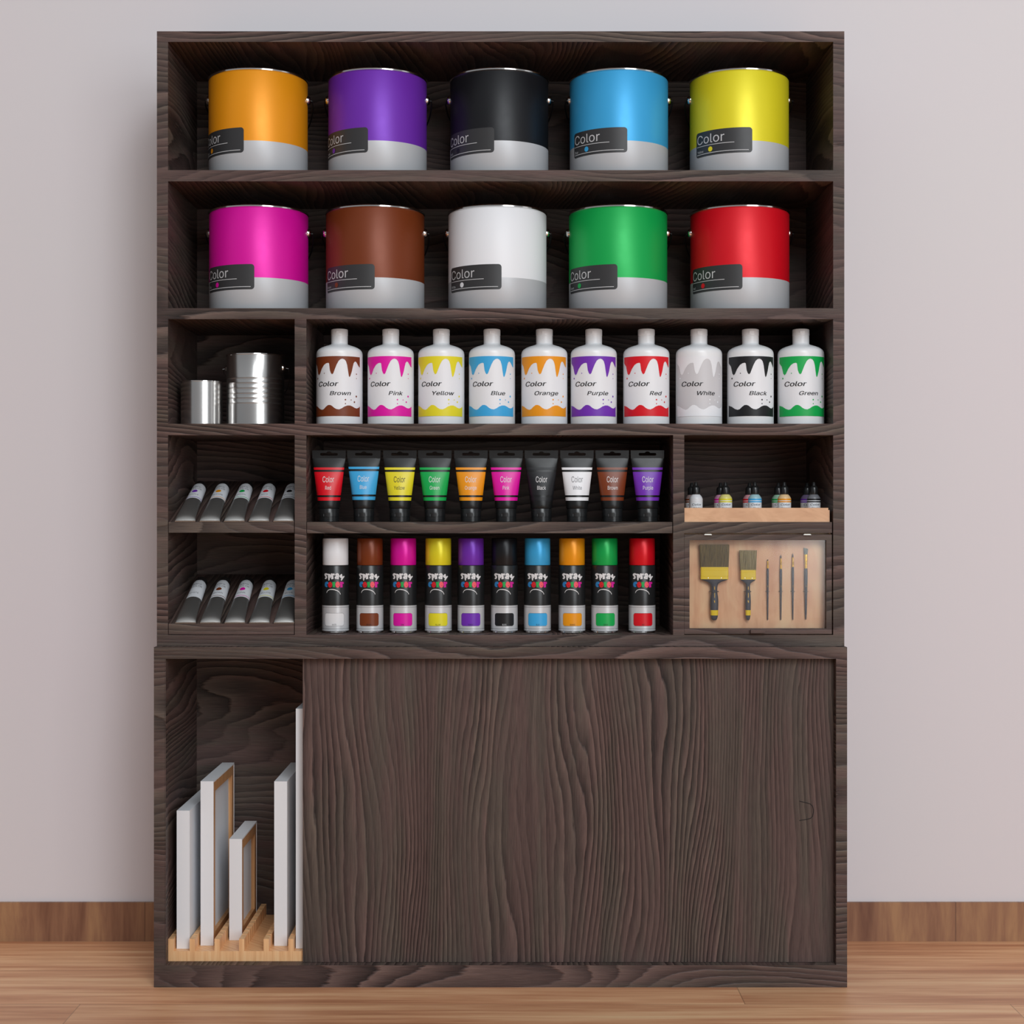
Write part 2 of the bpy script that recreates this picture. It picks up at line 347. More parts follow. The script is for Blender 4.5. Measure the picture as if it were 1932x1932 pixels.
# ------------------------------------------------------------------ lettering and flat print
# letter outlines (advance, points, triangles) at cap height 1000
GL = {'A':(943,[32,0,396,1000,543,1000,910,0,777,0,564,595,551,634,536,680,519,732,501,791,480,861,456,940,482,940,458,860,437,789,418,729,402,677,387,633,374,595,167,0,216,279,216,391,727,391,727,279],[0,1,11,11,1,2,11,2,12,12,2,3,0,11,13,13,11,10,13,12,10,10,12,3,9,10,3,0,13,14,8,9,3,0,14,15,7,8,3,0,15,16,6,7,3,0,16,17,5,6,3,0,17,18,0,18,19,4,5,3,20,21,22,20,22,23]),
'B':(897,[118,0,118,1000,474,1000,539,996,597,984,646,964,688,938,722,906,749,869,767,827,779,783,783,735,780,695,773,660,760,629,743,603,724,581,700,562,675,547,648,534,619,524,619,515,651,510,682,499,714,483,743,460,769,432,791,399,808,361,818,317,821,268,818,219,806,173,787,131,759,94,722,62,677,35,623,16,558,4,485,0,245,112,481,112,552,117,607,132,648,157,676,189,693,226,699,268,696,301,687,332,673,361,654,388,630,410,601,429,567,443,530,451,488,454,245,454,245,561,468,561,503,563,536,570,566,582,593,598,616,618,635,642,649,669,658,699,660,732,655,773,640,811,614,843,578,868,531,883,472,888,245,888],[0,1,75,75,1,2,75,2,3,75,3,4,75,4,5,75,5,6,75,6,7,75,7,74,74,7,8,0,75,58,73,74,8,72,73,8,72,8,9,71,72,9,70,71,9,70,9,10,69,70,10,69,10,11,68,69,11,68,11,12,67,68,12,66,67,12,66,12,13,65,66,13,65,13,14,64,65,14,64,14,15,63,64,15,63,15,16,62,63,16,61,62,16,61,16,17,60,61,17,59,60,17,59,17,18,0,58,57,57,58,59,57,59,18,57,18,19,57,19,20,57,20,21,57,21,22,57,22,23,57,23,24,57,24,25,57,25,56,56,25,55,55,25,26,0,57,40,54,55,26,53,54,26,53,26,27,52,53,27,51,52,27,51,27,28,50,51,28,49,50,28,49,28,29,48,49,29,48,29,30,47,48,30,46,47,30,46,30,31,45,46,31,45,31,32,44,45,32,44,32,33,43,44,33,42,43,33,42,33,34,41,42,34,0,40,41,0,41,34,0,34,35,0,35,36,0,36,37,0,37,38,0,38,39]),
'C':(1003,[526,-13,442,-6,366,14,295,49,233,96,180,156,137,227,105,308,86,399,79,499,86,600,105,691,137,773,180,844,233,903,295,951,366,986,442,1006,526,1013,575,1011,623,1004,669,991,712,974,753,952,790,926,824,896,854,861,880,822,902,780,918,734,930,685,803,685,793,718,781,748,765,776,747,800,726,822,702,842,677,859,649,872,620,883,589,890,558,894,526,896,466,891,411,875,361,850,316,814,277,769,246,715,222,652,208,580,203,499,208,419,222,347,246,284,278,230,316,185,361,150,412,124,467,109,526,104,558,106,589,110,620,118,649,128,677,142,702,158,726,178,747,200,765,225,781,252,793,283,803,315,930,315,918,266,902,220,881,178,855,140,825,105,791,74,753,48,713,26,669,9,623,-3,576,-11],[17,18,19,17,19,20,16,17,20,16,20,21,16,21,22,15,16,22,15,22,23,15,23,24,14,15,24,14,24,25,13,14,44,44,14,43,43,14,25,42,43,25,42,25,26,41,42,26,13,44,45,40,41,26,39,40,26,13,45,46,38,39,26,38,26,27,37,38,27,13,46,47,12,13,47,36,37,27,35,36,27,35,27,28,12,47,48,34,35,28,34,28,29,33,34,29,11,12,48,11,48,49,32,33,29,32,29,30,31,32,30,11,49,50,10,11,50,10,50,51,9,10,51,9,51,52,8,9,52,8,52,53,8,53,54,7,8,54,7,54,55,72,73,74,72,74,75,6,7,55,6,55,56,71,72,75,71,75,76,70,71,76,6,56,57,5,6,57,69,70,76,69,76,77,68,69,77,5,57,58,68,77,78,67,68,78,66,67,78,4,5,58,4,58,59,65,66,78,65,78,79,64,65,79,4,59,60,63,64,79,62,63,79,4,60,61,61,62,79,61,79,80,4,61,80,3,4,80,3,80,81,2,3,81,2,81,82,2,82,83,1,2,83,1,83,84,1,84,85,0,1,85]),
'D':(987,[430,0,189,0,189,112,422,112,499,117,567,133,625,159,674,194,714,239,745,293,767,355,780,425,785,502,780,578,767,647,745,709,715,762,676,806,628,842,572,867,507,883,434,888,183,888,183,1000,443,1000,536,993,619,973,693,940,757,895,810,838,852,769,883,689,901,601,907,502,901,403,883,313,852,233,809,164,755,106,689,60,613,27,527,7,245,1000,245,0,118,0,118,1000],[22,23,24,22,24,25,22,25,26,22,26,27,22,27,28,22,28,21,21,28,20,20,28,29,19,20,29,18,19,29,17,18,29,17,29,30,16,17,30,16,30,31,15,16,31,14,15,31,14,31,32,13,14,32,13,32,33,12,13,33,11,12,33,11,33,34,10,11,34,10,34,35,9,10,35,9,35,36,8,9,36,7,8,36,7,36,37,6,7,37,6,37,38,5,6,38,4,5,38,3,4,38,1,2,3,1,3,38,1,38,39,1,39,40,1,40,41,1,41,0,44,45,42,44,42,43]),
'E':(823,[118,0,118,1000,732,1000,732,888,245,888,245,562,699,562,699,450,245,450,245,112,738,112,738,0],[0,1,4,4,1,2,4,2,3,0,4,5,0,5,8,8,5,6,8,6,7,0,8,9,0,9,10,0,10,11]),
'G':(1023,[528,-13,443,-6,365,14,294,49,231,97,179,156,136,227,104,309,85,399,79,499,85,600,104,691,136,773,179,844,231,903,293,951,362,986,438,1006,521,1013,572,1011,622,1003,669,990,714,972,755,950,793,922,827,891,857,857,883,818,904,777,921,733,932,685,802,685,791,717,777,746,761,773,743,797,723,820,700,839,675,856,649,870,620,882,589,890,556,894,521,896,464,891,410,876,360,850,315,815,277,770,246,715,222,652,208,580,203,499,208,419,222,348,246,285,278,231,317,186,362,150,413,125,469,109,528,104,582,108,632,120,678,140,718,167,751,201,779,242,799,289,811,341,815,398,854,391,556,391,556,503,940,503,940,393,934,315,916,243,886,179,846,122,798,75,740,37,676,9,605,-8],[17,18,19,17,19,20,16,17,20,16,20,21,16,21,22,15,16,22,15,22,23,14,15,23,14,23,24,14,24,25,13,14,44,44,14,43,43,14,25,42,43,25,41,42,25,41,25,26,13,44,45,40,41,26,39,40,26,13,45,46,38,39,26,38,26,27,37,38,27,13,46,47,12,13,47,36,37,27,35,36,27,35,27,28,12,47,48,34,35,28,34,28,29,11,12,48,33,34,29,11,48,49,32,33,29,32,29,30,31,32,30,11,49,50,10,11,50,10,50,51,9,10,51,9,51,52,72,73,74,72,74,70,70,74,75,8,9,52,8,52,53,8,53,54,7,8,54,72,70,69,71,70,75,71,75,76,69,72,71,69,71,76,7,54,55,68,69,76,68,76,77,6,7,55,67,68,77,6,55,56,67,77,78,66,67,78,6,56,57,5,6,57,65,66,78,5,57,58,65,78,79,64,65,79,4,5,58,4,58,59,63,64,79,4,59,60,63,79,80,62,63,80,4,60,61,61,62,80,4,61,80,3,4,80,3,80,81,2,3,81,2,81,82,1,2,82,1,82,83,0,1,83]),
'H':(1016,[118,0,118,1000,245,1000,245,568,771,568,771,1000,898,1000,898,0,771,0,771,456,245,456,245,0],[0,1,2,0,2,3,4,5,6,4,6,7,0,3,10,10,3,4,10,4,9,9,4,7,0,10,11,8,9,7]),
'I':(591,[61,0,61,112,232,112,232,888,61,888,61,1000,530,1000,530,888,359,888,359,112,530,112,530,0],[4,5,6,4,6,7,3,4,7,2,3,8,8,3,7,2,8,9,0,1,2,0,2,9,0,9,10,0,10,11]),
'K':(917,[205,286,205,425,228,455,251,484,273,513,296,541,319,569,343,596,367,623,391,650,416,677,715,1000,881,1000,454,542,448,543,118,0,118,1000,245,1000,245,657,244,442,245,380,245,0,732,0,369,509,448,608,882,0],[10,11,12,10,12,13,9,10,13,8,9,13,7,8,13,6,7,13,5,6,14,14,6,13,5,14,0,4,5,0,3,4,0,2,3,0,1,2,0,15,16,17,15,17,18,15,18,19,15,19,20,15,20,21,23,24,25,22,23,25]),
'L':(772,[118,0,118,1000,245,1000,245,112,710,112,710,0],[0,1,2,0,2,3,0,3,4,0,4,5]),
'N':(1029,[118,0,118,1000,268,1000,674,359,686,341,699,320,713,296,728,270,745,241,762,210,779,177,796,143,813,108,796,105,792,142,790,178,788,213,786,247,785,279,785,309,784,337,784,362,784,383,784,1000,911,1000,911,0,760,0,397,570,381,596,365,623,349,650,331,680,312,713,291,749,268,790,241,836,211,889,234,892,236,844,238,798,240,754,242,714,243,678,244,645,245,616,245,592,246,572,246,0],[0,1,36,36,1,2,36,2,37,37,2,3,22,23,24,22,24,25,38,37,3,0,36,38,38,36,35,0,38,39,35,38,3,34,35,3,0,39,40,33,34,3,0,40,41,32,33,3,0,41,42,31,32,3,30,31,3,0,42,43,29,30,3,0,43,44,28,29,3,0,44,45,27,28,3,0,45,46,0,46,47,26,27,3,21,22,25,20,21,25,26,3,4,26,4,5,19,20,25,26,5,6,18,19,25,26,6,7,17,18,25,26,7,8,16,17,25,26,8,9,15,16,25,26,9,10,14,15,11,11,15,25,26,10,14,14,10,11,12,11,25,26,14,13,13,12,25,26,13,25]),
'O':(1048,[525,-13,442,-6,366,14,296,49,233,96,181,156,137,227,105,308,86,399,79,499,86,600,105,691,137,773,181,844,233,903,296,951,366,986,442,1006,525,1013,608,1006,684,986,754,951,816,903,869,844,912,773,944,691,963,600,969,499,963,399,944,308,912,227,869,156,816,96,754,49,684,14,608,-6,525,104,583,109,637,124,687,149,732,184,771,229,803,283,827,347,841,419,846,499,841,581,827,653,803,717,771,771,732,816,687,851,637,876,583,891,525,896,467,891,413,876,362,850,317,815,278,770,246,716,222,653,208,580,203,499,208,419,222,347,246,284,278,229,317,185,362,150,413,124,467,109],[17,18,19,16,17,19,16,19,20,15,16,20,15,20,21,14,15,21,14,21,22,13,14,55,55,14,54,54,14,22,54,22,53,53,22,23,52,53,23,13,55,56,51,52,23,13,56,57,50,51,23,13,57,58,12,13,58,50,23,24,49,50,24,12,58,59,11,12,59,49,24,25,48,49,25,11,59,60,47,48,25,11,60,61,10,11,61,47,25,26,46,47,26,10,61,62,9,10,62,46,26,27,45,46,27,9,62,63,8,9,63,8,63,64,44,45,27,44,27,28,8,64,65,43,44,28,7,8,65,43,28,29,7,65,66,42,43,29,6,7,66,42,29,30,6,66,67,41,42,30,6,67,68,40,41,30,5,6,68,40,30,31,5,68,69,39,40,31,4,5,69,39,31,32,4,69,70,38,39,32,4,70,71,37,38,32,4,71,36,36,37,32,4,36,32,4,32,33,3,4,33,2,3,33,2,33,34,1,2,34,1,34,35,1,35,0]),
'P':(874,[118,1000,480,1000,570,985,650,942,714,874,756,789,770,695,756,601,714,516,650,448,570,405,480,390,118,390,118,882,480,882,535,873,584,846,624,805,649,753,658,695,649,637,624,585,584,544,535,517,480,508,118,508,118,0,251,0,251,1000,118,1000],[0,13,14,0,14,1,1,14,15,1,15,2,2,15,16,2,16,3,3,16,17,3,17,4,4,17,18,4,18,5,5,18,19,5,19,6,6,19,20,6,20,7,7,20,21,7,21,8,8,21,22,8,22,9,9,22,23,9,23,10,10,23,24,10,24,11,11,24,25,11,25,12,26,27,28,26,28,29]),
'R':(883,[118,1000,480,1000,567,986,645,944,707,878,747,796,760,705,747,614,707,532,645,466,567,424,480,410,118,410,118,882,480,882,532,873,579,848,616,809,640,760,648,705,640,650,616,601,579,562,532,537,480,528,118,528,118,0,251,0,251,1000,118,1000,420,450,560,450,800,0,650,0],[0,13,14,0,14,1,1,14,15,1,15,2,2,15,16,2,16,3,3,16,17,3,17,4,4,17,18,4,18,5,5,18,19,5,19,6,6,19,20,6,20,7,7,20,21,7,21,8,8,21,22,8,22,9,9,22,23,9,23,10,10,23,24,10,24,11,11,24,25,11,25,12,26,27,28,26,28,29,30,32,31,30,33,32]),
'T':(882,[62,888,62,1000,819,1000,819,888,505,888,505,0,379,0,379,888],[0,1,2,0,2,3,7,0,3,6,7,4,4,7,3,6,4,5]),
'U':(1017,[509,-16,433,-11,365,4,303,30,248,65,203,107,166,157,140,213,123,274,118,340,118,1000,244,1000,244,350,248,304,259,261,277,222,301,187,331,158,368,134,410,116,457,105,509,101,561,105,608,116,650,134,686,158,716,187,740,222,758,261,768,304,772,350,772,1000,899,1000,899,340,893,274,877,213,850,157,814,107,768,65,714,30,653,4,584,-11],[9,10,11,9,11,12,30,31,32,30,32,33,9,12,13,29,30,33,8,9,13,29,33,34,8,13,14,28,29,34,7,8,14,28,34,35,27,28,35,7,14,15,7,15,16,26,27,35,6,7,16,26,35,36,6,16,17,25,26,36,6,17,18,24,25,36,5,6,18,24,36,37,5,18,19,23,24,37,5,19,20,22,23,37,22,37,38,4,5,20,4,20,21,21,22,38,4,21,38,3,4,38,3,38,39,2,3,39,2,39,40,1,2,40,1,40,41,1,41,0]),
'W':(1349,[305,0,32,1000,162,1000,321,385,329,352,337,319,345,286,352,252,360,218,367,184,374,149,381,114,387,78,372,78,379,114,386,149,393,184,400,218,408,252,415,286,424,319,432,352,440,385,602,1000,746,1000,907,385,916,352,925,319,933,286,940,252,948,218,956,184,963,149,970,114,977,78,960,78,967,114,973,149,981,184,988,218,995,252,1003,286,1011,319,1019,352,1028,385,1186,1000,1316,1000,1042,0,895,0,723,635,712,678,701,722,691,769,680,820,670,874,660,934,687,934,677,877,668,825,658,776,648,729,637,682,625,635,453,0],[0,1,2,0,2,3,22,23,55,55,23,24,55,24,56,56,24,25,44,45,46,44,46,47,22,55,54,57,56,25,58,57,53,53,57,25,22,54,58,58,54,53,22,58,59,52,53,25,22,59,60,51,52,25,22,60,61,50,51,25,22,61,62,49,50,25,22,62,63,48,49,25,0,3,4,21,22,63,48,25,26,43,44,47,0,4,5,20,21,63,48,26,27,42,43,47,0,5,6,19,20,63,48,27,28,41,42,47,0,6,7,18,19,63,48,28,29,40,41,47,0,7,8,17,18,63,48,29,30,39,40,47,0,8,9,16,17,63,48,30,31,38,39,47,0,9,10,15,16,63,48,31,32,37,38,47,0,10,14,14,10,11,48,32,36,36,32,33,14,15,11,11,15,63,36,37,33,33,37,47,12,11,63,34,33,47,0,14,13,48,36,35,0,13,12,0,12,63,48,35,34,48,34,47]),
'Y':(928,[400,0,400,409,32,1000,179,1000,378,677,399,642,419,608,437,574,455,539,472,498,491,453,440,453,458,499,476,540,494,576,512,609,531,643,551,677,749,1000,895,1000,527,409,527,0],[1,2,3,1,3,4,17,18,19,17,19,20,1,4,5,16,17,20,15,16,20,1,5,6,14,15,20,1,6,7,13,14,20,1,7,8,12,13,9,9,13,20,1,8,12,12,8,9,1,12,11,10,9,20,1,11,10,1,10,20,0,1,20,0,20,21]),
'a':(765,[314,-17,268,-14,226,-5,186,10,150,30,119,56,94,88,75,124,63,166,60,212,63,252,71,287,85,316,104,341,126,362,152,380,182,394,213,405,246,414,281,421,316,427,350,432,392,438,429,442,459,446,485,450,506,455,521,462,533,471,539,484,542,501,542,505,540,534,534,560,524,583,511,603,493,620,471,633,446,643,417,648,385,650,351,648,320,643,293,634,269,621,249,607,231,591,217,574,205,556,197,538,81,572,100,615,125,650,154,680,187,704,223,724,261,738,301,748,341,754,381,756,409,755,438,751,470,746,501,737,532,725,562,708,589,688,613,661,634,630,649,591,659,546,662,494,662,0,544,0,544,102,536,102,525,84,512,67,495,48,475,31,451,16,423,2,391,-8,355,-15,335,89,377,92,415,101,448,115,476,135,499,157,518,183,531,211,539,241,542,271,542,373,535,368,524,362,510,358,493,353,475,349,455,346,434,342,414,339,394,337,375,334,359,332,345,330,317,326,290,320,264,312,240,302,220,289,203,274,191,255,183,233,181,206,183,182,189,161,200,142,215,126,233,113,255,103,279,95,306,91],[58,59,60,58,60,61,57,58,61,57,61,62,56,57,62,56,62,63,55,56,63,55,63,64,55,64,65,54,55,65,54,65,66,53,54,66,53,66,67,52,53,67,52,67,40,40,67,39,39,67,68,51,52,41,41,52,40,51,41,42,38,39,68,51,42,43,37,38,68,51,43,44,36,37,68,36,68,69,51,44,45,35,36,69,50,51,45,50,45,46,34,35,69,34,69,70,50,46,47,33,34,70,50,47,48,49,50,48,32,33,70,32,70,71,31,32,71,30,31,71,29,30,71,29,71,72,28,29,72,27,28,72,26,27,94,94,27,72,25,26,94,24,25,94,23,24,94,22,23,94,21,22,94,20,21,94,19,20,94,18,19,94,17,18,94,16,17,94,15,16,94,14,15,94,14,94,95,93,94,72,14,95,96,14,96,97,13,14,97,13,97,98,13,98,99,13,99,100,13,100,101,13,101,102,12,13,102,12,102,103,12,103,104,12,104,105,12,105,106,12,106,107,12,107,108,12,108,109,11,12,109,11,109,110,11,110,111,11,111,112,10,11,112,10,112,113,92,93,72,10,113,114,9,10,114,91,92,72,9,114,115,8,9,115,90,91,72,8,115,116,89,90,72,8,116,117,7,8,117,7,117,118,88,89,74,74,89,72,7,118,119,87,88,74,7,119,120,6,7,120,86,87,75,75,87,74,6,120,121,6,121,122,86,75,76,73,74,72,85,86,76,6,122,123,84,85,76,6,123,84,6,84,76,5,6,76,5,76,77,5,77,78,4,5,78,4,78,79,4,79,80,3,4,80,3,80,81,2,3,81,2,81,82,1,2,82,1,82,83,0,1,83]),
'c':(778,[407,-16,343,-11,283,5,230,32,182,69,142,114,110,167,86,228,72,295,67,368,72,443,86,511,110,572,142,626,182,671,230,707,283,734,343,750,407,756,443,754,478,749,511,741,543,730,572,716,600,700,625,680,648,658,668,633,686,605,700,576,711,544,595,515,589,534,581,552,571,568,559,584,546,598,531,611,514,622,496,631,476,639,455,644,432,647,407,648,361,644,320,631,285,610,256,581,232,547,213,508,200,464,192,418,189,368,192,320,200,274,213,231,232,192,256,158,285,130,320,108,361,96,407,91,432,92,455,96,477,101,497,109,515,118,532,130,548,143,561,158,573,174,583,192,592,211,598,230,713,201,702,169,688,138,671,110,650,85,628,62,602,42,574,24,544,10,512,-1,479,-10,444,-14],[17,18,19,17,19,20,16,17,20,16,20,21,16,21,22,15,16,22,15,22,23,15,23,24,14,15,24,14,24,25,14,25,26,13,14,43,43,14,26,43,26,42,42,26,27,13,43,44,41,42,27,13,44,45,40,41,27,39,40,27,39,27,28,13,45,46,38,39,28,12,13,46,37,38,28,36,37,28,12,46,47,36,28,29,35,36,29,34,35,29,12,47,48,34,29,30,11,12,48,33,34,30,32,33,30,11,48,49,32,30,31,10,11,49,10,49,50,10,50,51,9,10,51,9,51,52,8,9,52,8,52,53,8,53,54,7,8,54,7,54,55,7,55,56,72,73,74,6,7,56,71,72,74,71,74,75,70,71,75,6,56,57,69,70,75,69,75,76,5,6,57,5,57,58,68,69,76,67,68,76,67,76,77,66,67,77,5,58,59,65,66,77,4,5,59,65,77,78,64,65,78,4,59,60,63,64,78,62,63,78,4,60,61,61,62,78,4,61,78,4,78,79,3,4,79,3,79,80,3,80,81,2,3,81,2,81,82,2,82,83,1,2,83,1,83,84,1,84,85,0,1,85]),
'd':(834,[384,-16,324,-11,269,5,219,32,175,68,138,113,107,166,85,228,72,296,67,371,72,446,85,514,108,575,138,628,176,673,220,709,270,735,325,750,385,756,428,753,466,745,497,733,524,716,546,699,565,680,580,660,592,643,602,628,611,628,611,1000,731,1000,731,0,615,0,615,115,603,115,592,99,580,81,564,61,545,42,523,24,496,7,464,-6,427,-13,402,92,445,96,483,108,517,128,546,154,570,187,589,226,602,270,610,319,613,372,610,425,602,473,589,517,570,555,547,587,518,613,484,633,445,644,402,648,358,644,318,632,284,612,255,585,232,552,213,513,200,470,192,423,189,372,192,321,200,273,213,229,232,190,256,156,285,129,319,108,358,96],[28,29,30,28,30,31,17,18,19,17,19,20,16,17,20,16,20,21,15,16,21,15,21,22,15,22,23,14,15,23,14,23,24,14,24,25,13,14,61,61,14,25,61,25,26,13,61,62,60,61,26,59,60,26,13,62,63,59,26,27,58,59,27,13,63,64,12,13,64,58,27,28,58,28,57,57,28,56,56,28,55,55,28,54,54,28,31,12,64,65,12,65,66,11,12,66,11,66,67,10,11,67,10,67,68,53,54,31,10,68,69,9,10,69,52,53,31,9,69,70,9,70,71,51,52,31,8,9,71,8,71,72,50,51,31,7,8,72,7,72,73,49,50,31,7,73,74,6,7,74,48,49,31,6,74,75,47,48,33,33,48,31,5,6,75,5,75,76,46,47,33,5,76,77,45,46,34,34,46,33,45,34,35,32,33,31,4,5,77,4,77,78,44,45,35,44,35,36,4,78,43,43,44,36,4,43,36,4,36,37,3,4,37,3,37,38,3,38,39,2,3,39,2,39,40,2,40,41,1,2,41,1,41,42,0,1,42]),
'e':(794,[417,-16,348,-11,285,5,230,32,182,69,142,113,109,167,86,227,72,294,67,367,72,441,86,508,109,569,140,624,179,669,226,706,280,734,339,750,403,756,444,753,483,747,522,735,560,719,595,697,628,670,657,637,682,599,702,554,717,503,726,445,730,381,730,333,147,333,147,434,664,434,609,397,606,445,598,488,585,528,567,563,544,593,516,617,483,635,446,645,403,649,360,645,322,634,288,616,258,592,234,563,214,530,200,493,191,455,189,415,189,349,192,297,201,250,217,209,239,173,265,144,297,121,333,104,373,94,417,91,446,92,474,96,499,104,522,114,543,127,561,143,577,162,590,183,601,207,717,179,703,142,684,108,659,77,629,50,594,27,555,9,513,-5,466,-13],[17,18,19,17,19,20,16,17,20,16,20,21,16,21,22,15,16,22,15,22,23,14,15,23,14,23,24,14,24,25,13,14,45,45,14,44,44,14,25,43,44,25,42,43,25,13,45,46,42,25,26,41,42,26,13,46,47,12,13,47,40,41,26,12,47,48,40,26,27,39,40,27,12,48,49,11,12,49,11,49,50,38,39,27,38,27,28,11,50,51,37,38,28,10,11,51,37,28,29,10,51,52,36,37,29,10,52,33,33,52,53,36,29,34,34,29,30,35,36,34,9,10,33,9,33,32,53,33,34,53,34,30,54,53,30,54,30,31,8,9,32,55,54,31,8,32,31,8,31,55,8,55,56,7,8,56,7,56,57,6,7,57,6,57,58,71,72,73,70,71,73,70,73,74,6,58,59,5,6,59,69,70,74,5,59,60,68,69,74,68,74,75,67,68,75,5,60,61,66,67,75,4,5,61,66,75,76,4,61,62,65,66,76,64,65,76,4,62,63,63,64,76,4,63,76,4,76,77,3,4,77,3,77,78,2,3,78,2,78,79,2,79,80,1,2,80,1,80,81,0,1,81]),
'g':(836,[407,-296,354,-294,306,-286,263,-274,225,-259,191,-239,162,-216,137,-191,116,-165,99,-136,199,-80,211,-96,224,-112,239,-130,257,-146,278,-161,303,-173,333,-183,367,-189,407,-191,463,-186,513,-172,555,-148,587,-113,606,-68,612,-11,612,134,602,134,591,118,579,100,563,82,545,63,523,46,496,31,464,19,427,12,383,9,325,14,271,28,221,52,177,85,139,127,108,177,85,236,72,302,67,376,72,449,85,516,108,577,139,629,176,673,221,709,271,735,326,750,385,756,429,753,467,746,498,733,525,717,548,699,566,680,582,661,594,643,605,627,615,627,615,746,732,746,732,-17,727,-78,713,-131,689,-177,656,-214,617,-244,571,-267,520,-283,465,-293,403,116,446,120,484,130,518,148,547,172,571,202,590,238,603,280,611,327,614,379,611,430,603,476,590,519,571,556,548,588,519,614,485,633,446,644,403,648,359,644,319,632,285,612,256,586,232,554,213,516,200,474,192,428,189,379,192,328,200,282,214,241,233,204,257,174,286,149,320,131,359,120],[53,54,55,53,55,56,52,53,56,64,65,66,64,66,67,52,56,57,51,52,57,51,57,58,51,58,59,50,51,59,50,59,60,50,60,61,49,50,94,94,50,61,94,61,62,49,94,95,93,94,62,92,93,62,49,95,96,92,62,63,91,92,63,49,96,97,48,49,97,91,63,64,91,64,90,90,64,89,89,64,88,88,64,87,87,64,67,48,97,98,48,98,99,47,48,99,47,99,100,46,47,100,46,100,101,86,87,67,46,101,102,45,46,102,85,86,67,45,102,103,45,103,104,84,85,67,44,45,104,44,104,105,83,84,67,43,44,105,43,105,106,82,83,67,43,106,107,81,82,67,42,43,107,42,107,108,80,81,26,26,81,67,41,42,108,41,108,109,79,80,26,41,109,110,78,79,27,27,79,26,78,27,28,25,26,67,41,110,111,77,78,28,40,41,111,40,111,76,76,77,28,76,28,29,40,76,29,40,29,30,39,40,30,39,30,31,39,31,32,38,39,32,38,32,33,38,33,34,37,38,34,37,34,35,36,37,35,24,25,67,24,67,68,23,24,68,23,68,69,9,10,11,9,11,12,9,12,13,22,23,69,9,13,14,22,69,70,8,9,14,8,14,15,21,22,70,8,15,16,7,8,16,20,21,70,7,16,17,20,70,71,7,17,18,19,20,71,7,18,19,7,19,71,6,7,71,6,71,72,5,6,72,4,5,72,4,72,73,3,4,73,3,73,74,2,3,74,2,74,75,1,2,75,1,75,0]),
'h':(806,[223,446,223,0,103,0,103,1000,223,1000,223,565,201,565,227,627,260,676,299,712,344,736,393,751,447,756,495,752,540,742,580,724,616,700,646,669,670,631,688,585,698,532,702,472,702,0,582,0,582,462,577,516,562,562,537,598,503,625,461,642,413,647,378,644,346,637,316,624,289,606,267,583,248,556,235,523,226,487],[2,3,4,2,4,6,6,4,5,11,12,13,11,13,14,10,11,14,10,14,15,9,10,15,9,15,16,8,9,16,8,16,17,7,8,31,31,8,17,31,17,30,30,17,18,29,30,18,7,31,32,28,29,18,7,32,33,28,18,19,6,7,33,27,28,19,6,33,34,6,34,35,26,27,19,26,19,20,6,35,36,2,6,37,37,6,36,25,26,20,25,20,21,2,37,38,24,25,21,2,38,0,24,21,22,23,24,22,2,0,1]),
'i':(328,[103,0,103,746,223,746,223,0,164,870,143,873,123,881,106,894,92,910,84,929,81,950,84,971,92,990,106,1006,123,1019,143,1027,164,1030,187,1027,206,1019,224,1006,237,990,246,971,248,950,246,929,237,910,224,894,206,881,187,873],[0,1,2,0,2,3,15,16,17,14,15,17,14,17,18,13,14,18,13,18,19,12,13,19,12,19,20,11,12,20,11,20,21,10,11,21,10,21,22,9,10,22,9,22,23,8,9,23,8,23,24,7,8,24,7,24,25,6,7,25,6,25,26,5,6,26,5,26,27,4,5,27]),
'k':(748,[216,268,216,416,237,416,559,746,708,746,362,392,348,392,103,0,103,1000,223,1000,223,0,578,0,291,365,376,450,732,0],[2,3,4,2,4,5,0,1,2,0,2,6,6,2,5,7,8,9,7,9,10,12,13,14,11,12,14]),
'l':(372,[274,-5,221,0,178,15,145,40,122,73,108,115,103,166,103,1000,223,1000,223,194,225,163,229,140,236,122,248,111,265,104,287,102,298,102,308,103,315,103,321,104,328,105,334,107,355,5,344,3,332,0,318,-2,303,-3,289,-4],[6,7,8,6,8,9,6,9,10,5,6,10,5,10,11,5,11,12,5,12,13,4,5,13,4,13,14,20,21,22,19,20,22,18,19,22,4,14,15,17,18,22,16,17,22,15,16,22,4,15,22,3,4,22,2,3,22,1,2,22,1,22,23,1,23,24,1,24,25,0,1,25,0,25,26,0,26,27]),
'n':(805,[223,446,223,0,103,0,103,746,219,746,220,565,201,565,227,627,260,676,299,712,344,736,393,751,447,756,495,752,540,742,580,724,615,700,645,669,669,631,688,585,698,532,702,472,702,0,582,0,582,462,577,516,562,562,537,598,503,625,461,642,413,647,378,644,346,637,316,624,289,606,267,583,248,556,235,523,226,487],[11,12,13,11,13,14,10,11,14,2,3,4,2,4,6,6,4,5,10,14,15,9,10,15,9,15,16,8,9,16,8,16,17,7,8,31,31,8,17,31,17,30,30,17,18,29,30,18,7,31,32,28,29,18,7,32,33,28,18,19,6,7,33,27,28,19,6,33,34,6,34,35,26,27,19,26,19,20,6,35,36,2,6,37,37,6,36,25,26,20,25,20,21,2,37,38,24,25,21,2,38,0,24,21,22,23,24,22,2,0,1]),
